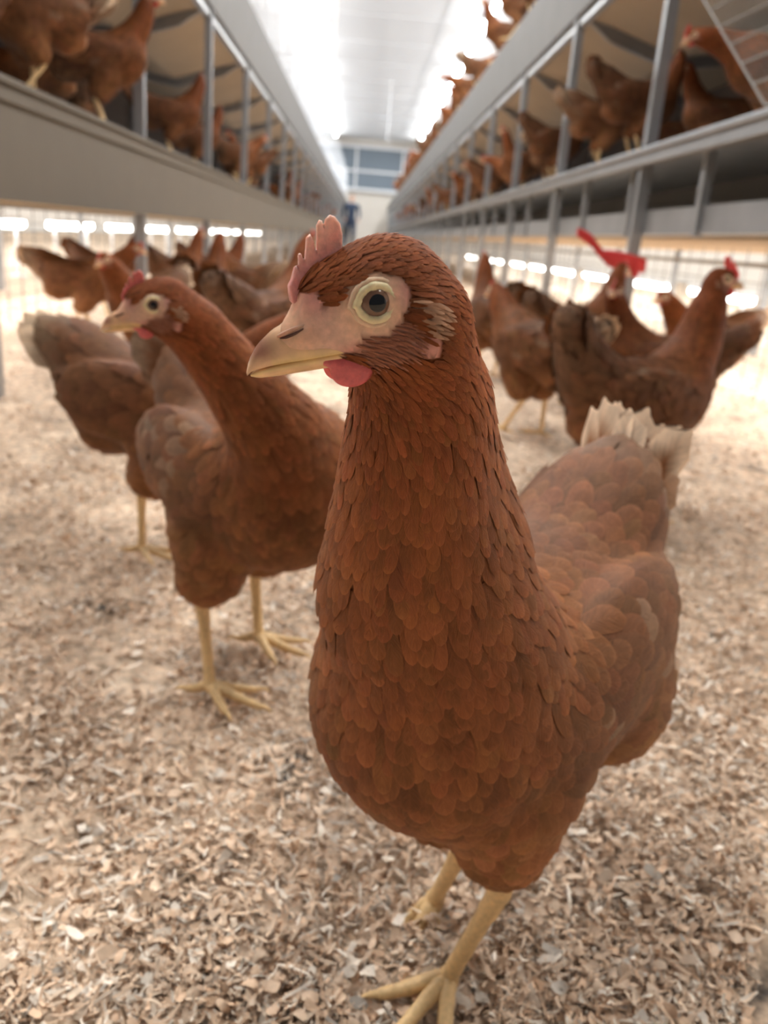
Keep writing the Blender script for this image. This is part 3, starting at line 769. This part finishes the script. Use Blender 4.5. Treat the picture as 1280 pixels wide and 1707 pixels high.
def shavings(N, ymin, ymax, xm, smin_, smax_, zthick, seed):
    rg = np.random.default_rng(seed)
    u = rg.random(N * 3)
    y = ymin * (ymax / ymin) ** u                     # denser close by
    x = (rg.random(len(y)) * 2 - 1) * (xm + .52 * y) + .02 * y
    dens = .62 + .30 * np.sin(x * 14 + 2 * np.sin(y * 9)) * np.sin(y * 12 + 1.7 * np.sin(x * 11)) + .25 * np.sin(x * 31 + y * 23)
    dens += np.where(x > .10, .35, -.02)
    ok = rg.random(len(y)) < np.clip(dens, .16, 1); x, y = x[ok][:N], y[ok][:N]; N = len(x); dens = dens[ok][:N]
    L = smin_ + (smax_ - smin_) * rg.random(N) ** 2.4; Wd = np.clip(L * rg.uniform(.06, .20, N), .0007, .0022)
    big = rg.random(N) < .30; L[big] = smin_ + (smax_ * .6 - smin_) * rg.random(big.sum()) ** 1.5; Wd[big] = np.minimum(L[big] * rg.uniform(.35, .8, big.sum()), .0068)
    curl = rg.normal(0, 1.6, N) * (rg.random(N) < .75); curl = np.clip(curl, -4, 4)
    yaw = rg.random(N) * 2 * np.pi; pit = rg.normal(0, .34, N); rol = rg.normal(0, .5, N)
    ns = 6; s = np.linspace(-.5, .5, ns)
    ph = s[None] * curl[:, None]
    cu = np.where(np.abs(curl) < .05, .05, curl)[:, None]
    px = np.sin(ph) / cu * L[:, None]; pz = (1 - np.cos(ph)) / cu * L[:, None]
    tw = rg.normal(0, .6, N)[:, None] * s[None]
    wv = Wd[:, None] / 2 * (1 - .75 * (np.abs(s[None]) * 2) ** 3 * rg.random((N, 1))) * rg.uniform(.88, 1.12, (N, ns))
    P = np.stack([np.stack([px, sg * wv * np.cos(tw), pz + sg * wv * np.sin(tw)], -1) for sg in (-1, 1)], 2)     # N,ns,2,3
    cp, sp_ = np.cos(pit), np.sin(pit); cr_, sr = np.cos(rol), np.sin(rol); cy, sy = np.cos(yaw), np.sin(yaw)
    X, Y, Z = P[..., 0], P[..., 1], P[..., 2]
    Y, Z = Y * cr_[:, None, None] - Z * sr[:, None, None], Y * sr[:, None, None] + Z * cr_[:, None, None]
    X, Z = X * cp[:, None, None] + Z * sp_[:, None, None], -X * sp_[:, None, None] + Z * cp[:, None, None]
    X, Y = X * cy[:, None, None] - Y * sy[:, None, None], X * sy[:, None, None] + Y * cy[:, None, None]
    z0 = gz(x, y) - .008 + rg.random(N) * zthick * np.clip(dens, .3, 1.2)
    V = np.stack([X + x[:, None, None], Y + y[:, None, None], Z + z0[:, None, None]], -1).reshape(-1, 3)
    k = np.arange(ns * 2).reshape(ns, 2); q = np.stack([k[:-1, 0], k[:-1, 1], k[1:, 1], k[1:, 0]], -1)
    Q = (q[None] + (np.arange(N) * ns * 2)[:, None, None]).reshape(-1, 4)
    c1, c2, c3 = np.array((.84, .67, .51)), np.array((.70, .49, .33)), np.array((.95, .85, .73))
    t = rg.random((N, 1)); c = c1 * t + c2 * (1 - t); w = rg.random(N) < .22; c[w] = c3 * rg.uniform(.85, 1.05, (w.sum(), 1))
    dk = rg.random(N) < .06; c[dk] *= .55
    # grey dust where the bed is thin
    C = np.repeat(c * rg.uniform(.70, 1.12, (N, 1)), ns * 2, 0)
    return mk_mesh('wood_shavings', V, Q, [MAT['wood']], C)
sh = shavings(110000, .17, 1.5, .05, .003, .024, .017, 5)
tag(link('wood_shavings', sh), 'loose curled pale wood shavings covering the aisle floor close by', 'wood shavings', kind='stuff')
sh = shavings(30000, 1.4, 6.0, .3, .008, .034, .014, 6)
tag(link('wood_shavings', sh), 'blurred bed of wood shavings further down the aisle', 'wood shavings', kind='stuff')

mb = MB(); mb.box((-7.2, -1.5, 4.3), (7.2, 40, 4.4)); struct('ceiling', mb, MAT['white'])
mb = MB()
for i in range(17): mb.box((-7, 1.5 + i * 2.3, 4.285), (7, 1.52 + i * 2.3, 4.30))
for x in (-1.2, 0, 1.2): mb.box((x - .01, -1, 4.285), (x + .01, 38, 4.30))
struct('trim_1', mb, MAT['white'])
mb = MB(); mb.box((-7.2, 38.6, 0), (7.2, 38.8, 4.3)); struct('wall_back', mb, MAT['wallw'])
mb = MB(); mb.box((-7.3, -1.5, 0), (-7.1, 38.8, 4.4)); struct('wall_left', mb, MAT['wallw'])
mb = MB(); mb.box((7.1, -1.5, 0), (7.3, 38.8, 4.4)); struct('wall_right', mb, MAT['wallw'])
# slate panel high on the end wall, with white frame bars
r = empty('ventilation_curtain', (0, 38.5, 2.0)); tag(r, 'slate blue curtain panel with white bars high on the end wall', 'curtain')
mb = MB(); mb.box((-3, -.05, .35), (3, .05, 1.95)); mb.obj('panel', MAT['slate'], r)
mb = MB(); mb.box((-3, -.12, 1.0), (3, -.05, 1.08)); mb.box((-3, -.12, .25), (3, -.05, .36)); mb.box((-3, -.12, 1.93), (3, -.05, 2.05))
for x in (-.6, 1.35, 2.6): mb.box((x, -.12, .3), (x + .08, -.05, 2.0))
mb.obj('frame', MAT['whiter'], r)

# ------------------------------------------------------------------ aviary racks on both sides
def rack(side, label):
    sg = side; X0 = .81 if side < 0 else .875
    r = empty('aviary_rack', (sg * X0, 0, 0)); tag(r, label, 'aviary rack')
    zl = .688 if side < 0 else .752
    Y0, Y1 = .9, 38.0
    def bx(a, b):      # x measured outwards from the front edge
        x0, x1 = sorted((sg * a[0], sg * b[0])); return (x0, a[1], a[2]), (x1, b[1], b[2])
    # lower deck
    mb = MB(); mb.box(*bx((.02, Y0, zl - .03), (1.15, Y1, zl - .012))); mb.obj('deck', MAT['mat'], r)
    mb = MB(); mb.box(*bx((-.004, Y0, zl - .045), (.028, Y1, zl))); mb.box(*bx((-.012, Y0, zl - .010), (.0, Y1, zl + .006))); mb.obj('deck_lip', MAT['galv' if side > 0 else 'panel'], r, bevel=.003)
    if side < 0:
        mb = MB(); mb.box(*bx((.004, Y0, .442), (.012, Y1, zl - .03))); mb.box(*bx((.0, Y0, .437), (.03, Y1, .452))); mb.obj('fascia', MAT['panel'], r)
        mb = MB(); mb.box(*bx((.12, Y0, .437), (1.02, Y1, .45))); mb.obj('belt', MAT['belt'], r)
        posts = [1.99 + 1.385 * i for i in range(26)]
    else:
        mb = MB(); mb.box(*bx((.045, Y0, .505), (.06, Y1, .573))); mb.box(*bx((.04, Y0, .497), (.09, Y1, .507))); mb.obj('rail', MAT['galv'], r)
        mb = MB(); mb.box(*bx((.11, Y0, .488), (1.02, Y1, .50))); mb.obj('belt', MAT['belt'], r)
        mb = MB(); mb.box(*bx((.47, Y0, .515), (.49, Y1, zl - .03))); mb.obj('inner_panel', MAT['board'], r)
        for i in range(55):
            y = 1.15 + i * .659
            mb = MB(); mb.box(*bx((.03, y - .014, .49), (.055, y + .016, zl - .04))); mb.obj('bracket', MAT['galv'], r)
        posts = [1.66 + 1.3175 * i for i in range(27)]
    # rear partition, mesh skirt below
    mb = MB(); mb.box(*bx((1.13, Y0, zl), (1.15, Y1, 1.42))); mb.obj('rear_panel', MAT['dark'], r)  # panel's dark colour stands in for the shade inside the tier
    mb = MB()
    xk = .53
    for i in range(230): y = Y0 + .3 + i * .145; mb.bar((sg * xk, y, .0), (sg * xk, y, .5), .0022, 4)
    for z in (.05, .1, .15, .2, .25, .31, .37, .43, .49): mb.bar((sg * xk, Y0, z), (sg * xk, Y1, z), .0018 if z != .43 else .008, 4)
    mb.obj('wire_mesh', MAT['wire'], r)
    # upper board and tier above
    mb = MB()
    if 1: mb.prism([(sg * .00, 1.423), (sg * .011, 1.423), (sg * -.002, 1.738), (sg * -.014, 1.738)], Y0, Y1)
    mb.obj('feed_trough', MAT['board'], r)
    mb = MB(); mb.box(*bx((.018, Y0, 1.386), (.048, Y1, 1.423))); mb.obj('light_channel', MAT['galv_l'], r, bevel=.003)
    mb = MB(); mb.box(*bx((.0, Y0, 1.735), (1.15, Y1, 1.748))); mb.obj('upper_deck', MAT['mat'], r)
    for i, y in enumerate(posts):
        w = .017
        mb = MB()
        mb.box(*bx((.008, y - w, .0), (.012, y + w, 1.74))); mb.box(*bx((.012, y - w, .0), (.045, y - w + .004, 1.74))); mb.box(*bx((.012, y + w - .004, .0), (.045, y + w, 1.74)))
        mb.obj('post', MAT['galv'], r)
        mb = MB(); mb.box(*bx((1.10, y - .018, .0), (1.13, y + .018, 1.74))); mb.obj('post', MAT['galv'], r)
        # cross beam under the upper tier and trough shaped belt panels between
        mb = MB(); mb.prism([(sg * .05, 1.423), (sg * 1.1, 1.423), (sg * 1.1, 1.34), (sg * .47, 1.25), (sg * .17, 1.34)], y - .012, y + .012); mb.obj('cross_beam', MAT['galv'], r)
        y2 = min(y + (posts[1] - posts[0]), Y1)
        mb = MB(); mb.prism([(sg * .06, 1.423), (sg * .085, 1.423), (sg * .48, 1.30), (sg * 1.09, 1.39), (sg * 1.09, 1.41), (sg * .48, 1.32)], y + .02, y2 - .02); mb.obj('belt_panel', MAT['belt'], r)
    return r, posts
RL, PL = rack(-1, 'tiered steel aviary rack with grey fascia along the left of the aisle')
RRk, PR = rack(1, 'tiered steel aviary rack with thin deck edge along the right of the aisle')
# white wire partitions standing on the left upper tier
for i in range(22):
    y = 3.37 + i * 1.385
    r = empty('wire_partition', (-.80, y, 1.748)); tag(r, 'white wire partition on top of the left rack, one of the receding row', 'wire partition', 'wire partitions on the left rack')
    mb = MB()
    for z in (.04, .12, .2, .28, .36, .44, .52, .60, .68): mb.bar((.07, 0, z), (-.5, 0, z), .0028, 5)
    for q in (0, -.1, -.3, -.4, -.5): mb.bar((q, 0, .0), (q, 0, .68), .0022, 5)
    mb.obj('wires', MAT['whiter'], r)
    mb = MB(); mb.bar((.05, 0, 0), (.05, 0, .75), .009, 6); mb.bar((-.2, 0, 0), (-.2, 0, .7), .005, 5); mb.obj('upright', MAT['whiter'], r)
for (px, y) in ((-.33, 7.4), (.42, 24)):
    mb = MB(); mb.bar((0, 0, -2.6 if px < 0 else -1.5), (0, 0, .0), .012, 6)
    o = mb.obj('hanging_cable', MAT['whiter']); o.location = (px, y, 4.3)
    tag(o, 'thin pale cable hanging from the ceiling left of the aisle' if px < 0 else 'thin pale cable hanging near the end wall', 'cable')
# tube lamps under the ceiling and low behind the racks
def tube_lamp(loc, L, mat, label, group, rad=.02):
    r = empty('tube_lamp', loc); tag(r, label, 'lamp', group)
    mb = MB(); mb.bar((0, -L / 2, 0), (0, L / 2, 0), rad, 10); mb.obj('tube', mat, r, smooth=True)
    if loc[2] < 1:
        mb = MB()
        for q in (-L * .4, L * .4): mb.box((-.008, q - .008, -loc[2] - .012), (.008, q + .008, 0)); mb.box((-.05, q - .03, -loc[2] - .012), (.05, q + .03, -loc[2] + .004))
        mb.box((-.006, -L * .4, -.02), (.006, L * .4, 0))
        mb.obj('stand', MAT['whiter'], r)
    mb = MB(); mb.box((-rad * 1.3, -L / 2 - .02, rad * .6), (rad * 1.3, L / 2 + .02, rad * 1.6)); mb.obj('housing', MAT['whiter'], r)
for i in range(12):
    tube_lamp((1.9, 1.5 + i * 3.1, 4.18), 2.6, MAT['tube'], 'glowing tube lamp under the ceiling, right row over the aisle', 'right ceiling tube lamps', .05)
    tube_lamp((-1.4, 1.5 + i * 3.1, 4.18), 2.6, MAT['tube'], 'glowing tube lamp under the ceiling, left row over the aisle', 'left ceiling tube lamps', .05)
for i in range(12):
    tube_lamp((2.3, 2.6 + i * 1.5, .25 - .006 * i), .95, MAT['tubel'], 'low bright tube lamp seen through the mesh under the right rack', 'low tube lamps right', .028)
    tube_lamp((-2.3, 2.6 + i * 1.5, .33), .95, MAT['tubel'], 'low bright tube lamp seen through the mesh under the left rack', 'low tube lamps left', .03)

# ------------------------------------------------------------------ hens: builds
def R_(d): return math.radians(d)
HERO = dict(seed=3, brz=.066, h=.0022, fs=1.0, lod=0,
    head=((.190, .023, .403), R_(-41), R_(-15), 0), hs=1.0,
    neck=[(.072, .006, .215, .050), (.088, .010, .250, .0455), (.116, .011, .287, .0375), (.138, .017, .3185, .0252), (.153, .0235, .345, .0186), (.163, .029, .368, .0155), (.171, .030, .388, .0175)],
    cape=[((.148, .030, .372), (.100, .026, .310), .010, .016)], extra=[((-.080, .034, .162), (.055, .045, .042))], spread=.6,
    legs=[dict(hip=(.035, .030, .155), hock=(.031, .033, .085), foot=(.034, .010, .010), yaw=R_(-8), slim=.76, hz=.026),
          dict(hip=(.02, -.025, .15), hock=(.008, -.002, .080), foot=(-.025, -.031, .002), yaw=R_(-5), bury=.030, slim=.8)],
    tail=(-.185, .002, .288), cream_tail=.35, tcol0=BODY * 1.0, tcol1=CREAM * 1.15, tl=.076, pale=.05, dens=.36, comb=1.0, wattle=1.0)
hero = build_hen(HERO)
place_hen(hero, (.088, .425, 0), math.atan2(-.83, -.56), 'large rust-brown hen in front of all others, sharp in focus, head in profile')

# ------------------------------------------------------------------ the other hens
def stand(dy=.034, yawl=0, yawr=0, fx=.0):
    return [dict(hip=(.015, .030, .150), hock=(-.018, dy, .088), foot=(.012 + fx, dy, .010), yaw=yawl), dict(hip=(.015, -.030, .150), hock=(-.018, -dy, .088), foot=(.012 - fx, -dy, .010), yaw=yawr)]
# second hen: body to the right, neck up, head turned back over to the left
SECOND = dict(seed=8, h=.0032, fs=1.1, lod=0, head=((.109, -.134, .366), R_(-109), R_(-10), 0), hs=1.0,
    neck=[(.082, -.010, .238, .043), (.106, -.036, .270, .032), (.110, -.062, .300, .0235), (.109, -.085, .327, .0180), (.111, -.106, .350, .0158), (.111, -.121, .360, .0160)],
    wid=1.12, legs=[dict(hip=(-.02, .030, .150), hock=(-.062, .030, .085), foot=(-.046, .030, .010), yaw=R_(30)), dict(hip=(.0, -.040, .145), hock=(.0, -.052, .083), foot=(.029, -.055, .010), yaw=R_(33))],
    tail=(-.180, -.01, .292), cream_tail=.30, tcol0=BACK * 1.1, tcol1=BACK * .5 + CREAM * .5, tl=.080, pale=.10, dens=.37, comb=.92, wattle=.85, combcol=(.60, .14, .13), combtip=(.66, .20, .18), tint=(.86, .86, .86), spread=.6)
ALERT = dict(seed=21, tr=.028, h=.0045, fs=1.45, lod=1, head=((.150, 0, .382), R_(0), R_(-4), 0),
    neck=[(.070, 0, .245, .046), (.100, 0, .285, .033), (.118, 0, .318, .025), (.126, 0, .345, .021), (.133, 0, .368, .018)],
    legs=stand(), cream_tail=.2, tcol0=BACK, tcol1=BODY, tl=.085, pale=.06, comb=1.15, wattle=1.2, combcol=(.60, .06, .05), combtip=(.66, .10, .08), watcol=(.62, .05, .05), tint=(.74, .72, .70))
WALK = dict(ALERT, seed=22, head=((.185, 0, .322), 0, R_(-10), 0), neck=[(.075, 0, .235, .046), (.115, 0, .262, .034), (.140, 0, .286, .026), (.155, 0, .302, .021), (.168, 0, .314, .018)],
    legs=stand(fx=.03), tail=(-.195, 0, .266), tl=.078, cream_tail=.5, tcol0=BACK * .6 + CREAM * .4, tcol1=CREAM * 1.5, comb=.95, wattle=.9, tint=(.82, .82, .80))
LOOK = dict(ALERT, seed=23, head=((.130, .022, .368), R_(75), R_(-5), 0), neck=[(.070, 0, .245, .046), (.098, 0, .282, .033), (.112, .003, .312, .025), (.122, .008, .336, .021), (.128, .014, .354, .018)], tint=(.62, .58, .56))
REACH = dict(ALERT, seed=24, head=((.235, 0, .262), 0, R_(-22), 0), neck=[(.075, 0, .225, .047), (.125, 0, .240, .036), (.165, 0, .252, .027), (.195, 0, .258, .0215), (.215, 0, .260, .019)],
    legs=stand(), pitch=R_(-6), comb=1.3, tint=(.88, .84, .78))
BIG = dict(ALERT, seed=25, h=.0036, fs=1.25, head=((.128, -.006, .400), R_(-22), R_(2), 0), hs=1.05, neck=[(.074, 0, .245, .047), (.098, 0, .285, .036), (.108, 0, .320, .029), (.112, -.001, .350, .024), (.116, -.003, .378, .020)],
    comb=1.5, wattle=1.8, tail=(-.175, 0, .320), tl=.075, combcol=(.80, .07, .07), combtip=(.82, .10, .09), face=(.55, .30, .2), pale=.04, tint=(.80, .76, .73), dens=.37)
second, alert, walk, look, reach, big = (build_hen(q) for q in (SECOND, ALERT, WALK, LOOK, REACH, BIG))

def hen(parts, px, py, yaw, label, group=None, z=0, sc=1.0):
    return place_hen(parts, (px, py, z + (.0 if z == 0 else .0)), R_(yaw), label, group, sc)
# yaw 0 faces right along +x, 90 faces away down the aisle
hen(second, -.085, .765, -58, 'second-nearest hen, brown, body to the right and head turned back to the left')
hen(walk, -.235, 1.08, -25, 'pale-tailed hen behind the second-nearest hen at the left, its head hidden', sc=.97)
hen(big, .47, 1.37, 28, 'dark-necked hen with bright red comb, looking right, at the right side', sc=1.0)
hen(walk, .41, 1.98, 118, 'cream-tailed hen seen from behind, just right of the nearest hen\'s neck')
hen(alert, .615, 2.42, 35, 'hen with upstretched neck under the red clip', sc=1.02)
hen(look, .70, 1.98, 165, 'dark brown hen mostly hidden behind the red-combed hen, tail up', sc=.95)
hen(alert, .44, 2.9, 100, 'far hen whose back shows above the nearest hen\'s nape')
hen(walk, 1.05, 2.6, 200, 'hen with white tail tip between the red-combed hen and the right posts')
hen(walk, -.98, 3.15, 5, 'hen at the far left facing right in profile, tail raised', sc=1.0)
hen(look, -1.03, 3.66, -20, 'very dark hen just right of the far left hen')
hen(walk, -.60, 2.45, -110, 'hen whose head shows right above the second hen\'s comb', sc=.98)
hen(alert, -.83, 4.02, 60, 'upright slim hen with a small red face before the left fascia')
hen(alert, -.52, 2.95, 80, 'upright hen seen from behind beside the second post on the left')
hen(walk, -.47, 3.6, 140, 'small distant hen with raised tail beside the upright one on the left')
hen(alert, -.21, 2.05, 60, 'dark rust hen partly hidden behind the nearest hen\'s beak', sc=1.05)
hen(look, -.75, 4.6, 30, 'distant hen on the floor between the left posts')
hen(alert, .15, 5.2, 100, 'distant hen on the aisle floor beyond the nearest hen\'s head')
ZL, ZR = .690, .754
# left deck
for prt, x, y, yaw, lab, sc in (
    (look, -.92, 2.16, 275, 'hen cut off by the top left corner, yellow legs at the deck edge', 1.05),
    (walk, -.90, 2.50, 222, 'hen with a white tail patch, second from the left on the left deck', 1.05),
    (alert, -.91, 3.17, 12, 'tall rust hen stretching up before the first post on the left deck', 1.12),
    (reach, -1.25, 2.5, 60, 'shaded hen deep behind the white-patched one on the left deck', 1.0),
    (look, -.94, 4.40, 8, 'dark hen facing right between first and second post, left deck', 1.02),
    (reach, -1.25, 3.5, 190, 'shaded hen behind the dark hen on the left deck', 1.0),
    (alert, -1.25, 4.1, 100, 'hen deep in shade past the dark hen on the left deck', 1.0),
    (look, -1.0, 5.35, 20, 'hen just past the second post on the left deck', 1.0),
    (walk, -.92, 6.45, 30, 'light brown hen past the third post on the left deck', 1.05),
    (alert, -.92, 7.0, 200, 'small light hen past the fourth post on the left deck', 1.0)):
    hen(prt, x, y, yaw, lab, 'hens on the left deck', z=ZL, sc=sc)
kinds = (alert, walk, look, reach)
def clear(y, posts):      # keep a bird's width from the posts
    for q in posts:
        if abs(y - q) < .22: return q + .24
    return y
rr = random.Random(5)
y = 7.8; k = 0
while y < 24:
    y = clear(y, PL); hen(kinds[k % 4], -.93 - rr.random() * .3, y, rr.uniform(-60, 220), 'one of the distant hens at the far end of the left deck', 'distant hens on the left deck', z=ZL); y += rr.uniform(.5, 1.2); k += 1
# right deck
for prt, x, y, yaw, lab, sc in (
    (reach, 1.13, 2.66, 176, 'rust hen on the right deck leaning left past the post, red face', 1.05),
    (alert, 1.10, 2.10, 60, 'hen behind the inclined wire flap at the top right', 1.05),
    (look, 1.02, 1.72, 120, 'hen at the right edge gripping the deck lip with yellow toes', 1.05),
    (alert, 1.42, 2.45, 200, 'dark upright hen in shade behind the leaning rust hen', 1.05),
    (walk, 1.46, 2.95, 170, 'shaded hen between the big post and the leaning rust hen', 1.05),
    (look, .98, 3.42, 12, 'dark hen standing on the right deck left of the big post', 1.05),
    (walk, .98, 3.92, 8, 'hen with a white tail tip on the right deck', 1.05),
    (alert, 1.32, 3.55, 150, 'hen in the shade with head up behind the dark hen', 1.0),
    (alert, 1.36, 4.2, 150, 'shaded hen near the grey cross beam on the right deck', 1.0),
    (look, .98, 4.85, 15, 'dark hen turned right on the right deck past the second post', 1.05),
    (walk, 1.05, 5.3, 30, 'hen on the right deck beside the dark one, turned away', 1.0),
    (alert, .98, 5.95, 200, 'upright hen on the right deck with its tail against a post', 1.0),
    (reach, 1.02, 6.45, 150, 'hen bending forward midway along the right deck', 1.0),
    (alert, .98, 7.25, 10, 'upright hen midway along the right deck', 1.0),
    (walk, 1.0, 7.75, 180, 'pale-tailed hen midway along the right deck', 1.0)):
    hen(prt, x, y, yaw, lab, 'hens on the right deck', z=ZR, sc=sc)
y = 8.1; k = 0
while y < 28:
    y = clear(y, PR); hen(kinds[k % 4], .96 + rr.random() * .25, y, rr.uniform(-40, 220), 'one of the distant hens crowding the far right deck', 'distant hens on the right deck', z=ZR); y += rr.uniform(.34, .6); k += 1
# hens on top of the right rack, against the bright ceiling
for y, yaw, prt, lab in ((5.3, 200, alert, 'topmost hen above the right trough at the picture top'), (5.85, 20, look, 'hen above the right trough, beside the topmost one'), (6.4, 150, walk, 'third hen back on top of the right rack'),
                    (7.2, 185, alert, 'hen on top of the right rack before the gap'), (8.6, 20, walk, 'hen on top of the right rack past the gap'), (9.6, 183, reach, 'hen leaning out over the aisle from the top of the right rack')):
    hen(prt, .93, y, yaw, lab, 'hens on top of the right rack', z=1.75, sc=1.05)
y = 10.4; k = 1
while y < 30:
    hen(kinds[k % 4], .94 + rr.random() * .1, y, rr.uniform(120, 230) if rr.random() < .6 else rr.uniform(-40, 60), 'one of the distant hens along the top of the right rack', 'distant hens on top of the right rack', z=1.75); y += rr.uniform(.4, .9); k += 1

# ------------------------------------------------------------------ small things
# red plastic clip on the right post
r = empty('plastic_clip', (.862, 2.96, .395)); tag(r, 'bent red plastic clip fixed to the big post on the right', 'clip')
pts, rd = smooth_path([(-.165, 0, .095), (-.115, 0, .070), (-.070, 0, .029), (-.017, 0, .015), (.078, 0, .004)], (.012, .013, .014, .014, .012), 22)
Vv, Qv = [], []
for i, (p, q) in enumerate(zip(pts, rd)):
    w = np.interp(i / 21, [0, .2, .5, .62, .8, 1], [.014, .018, .016, .026, .030, .022])
    for k in range(8):
        a = math.pi / 4 * k; Vv.append((p[0], p[1] - .02 + .010 * math.sin(a), p[2] + w * math.cos(a)))
for i in range(21):
    for k in range(8): Qv.append((i * 8 + k, i * 8 + (k + 1) % 8, (i + 1) * 8 + (k + 1) % 8, (i + 1) * 8 + k))
Qv += [(0, 1, 2, 3), (0, 3, 4, 7), (4, 5, 6, 7)]; o = 21 * 8; Qv += [(o + 3, o + 2, o + 1, o), (o + 7, o + 4, o + 3, o), (o + 7, o + 6, o + 5, o + 4)]
link('arm', mk_mesh('arm', Vv, Qv, [MAT['red']]), r)
mb = MB(); mb.box((.04, -.035, -.035), (.056, -.005, .02)); mb.obj('tab', MAT['red'], r, bevel=.003)
# inclined wire flap at the top right
r = empty('wire_flap', (.868, 2.06, .765)); tag(r, 'inclined galvanised wire mesh flap at the top right corner', 'wire mesh')
mb = MB()
A, B_, C_ = np.array((0, 0, 0.)), np.array((0, .56, .35)), np.array((.05, -.75, .0))
nW = 32
for i in range(nW):
    f = i / (nW - 1); p = A + (C_ - A) * f; q = p + (B_ - A); mb.bar(p, q, .0008, 4)
for i in range(7):
    f = i / 6; p = A + (B_ - A) * f; q = p + (C_ - A); mb.bar(p, q, .0026 if i else .004, 5)
mb.bar(A, B_, .0028, 6)
mb.obj('mesh', MAT['wire'], r)

# worker at the far end of the aisle
def person():
    Pp = [Cap((0, 0, .92), (0, 0, 1.32), .13, .15), El((0, 0, 1.36), (.21, .11, .10)), Cap((0, 0, 1.40), (0, -.02, 1.50), .055, .05),
          Cap((-.09, 0, .90), (-.11, .02, .50), .10, .07), Cap((-.11, .02, .50), (-.12, .04, .08), .07, .045), Cap((.09, 0, .90), (.10, -.05, .50), .10, .07), Cap((.10, -.05, .50), (.11, .0, .08), .07, .045),
          El((-.12, -.04, .04), (.05, .12, .045)), El((.11, -.06, .04), (.05, .12, .045)),
          Cap((-.21, 0, 1.38), (-.27, -.02, 1.10), .055, .045), Cap((-.27, -.02, 1.10), (-.22, -.18, .92), .045, .032), Cap((.21, 0, 1.38), (.27, -.02, 1.10), .055, .045), Cap((.27, -.02, 1.10), (.22, -.18, .92), .045, .032),
          El((-.215, -.215, .89), (.035, .05, .03)), El((.215, -.215, .89), (.035, .05, .03)), El((0, -.02, 1.60), (.075, .095, .115))]
    F = lambda X: smin(np.stack([p.d(X) for p in Pp]), .012)
    V, Q = surface_nets(F, (-.42, -.4, -.06), (.42, .3, 1.8), .018)
    cz = V[Q].mean(1); mi = np.where((cz[:, 2] > 1.47) | ((cz[:, 1] < -.17) & (cz[:, 2] > .8)), 1, 0)
    return mk_mesh('person', V, Q, [MAT['navy'], MAT['hskin']], midx=mi)
r = empty('person', (-.50, 30, 0), R_(10)); tag(r, 'person in dark navy workwear standing at the far end of the aisle', 'person')
link('body', person(), r)
Hh = El((0, .015, 1.65), (.082, .10, .09)); V, Q = surface_nets(lambda X: Hh.d(X), (-.13, -.13, 1.5), (.13, .16, 1.8), .02)
link('hair', mk_mesh('hair', V, Q, [MAT['hair']]), r)
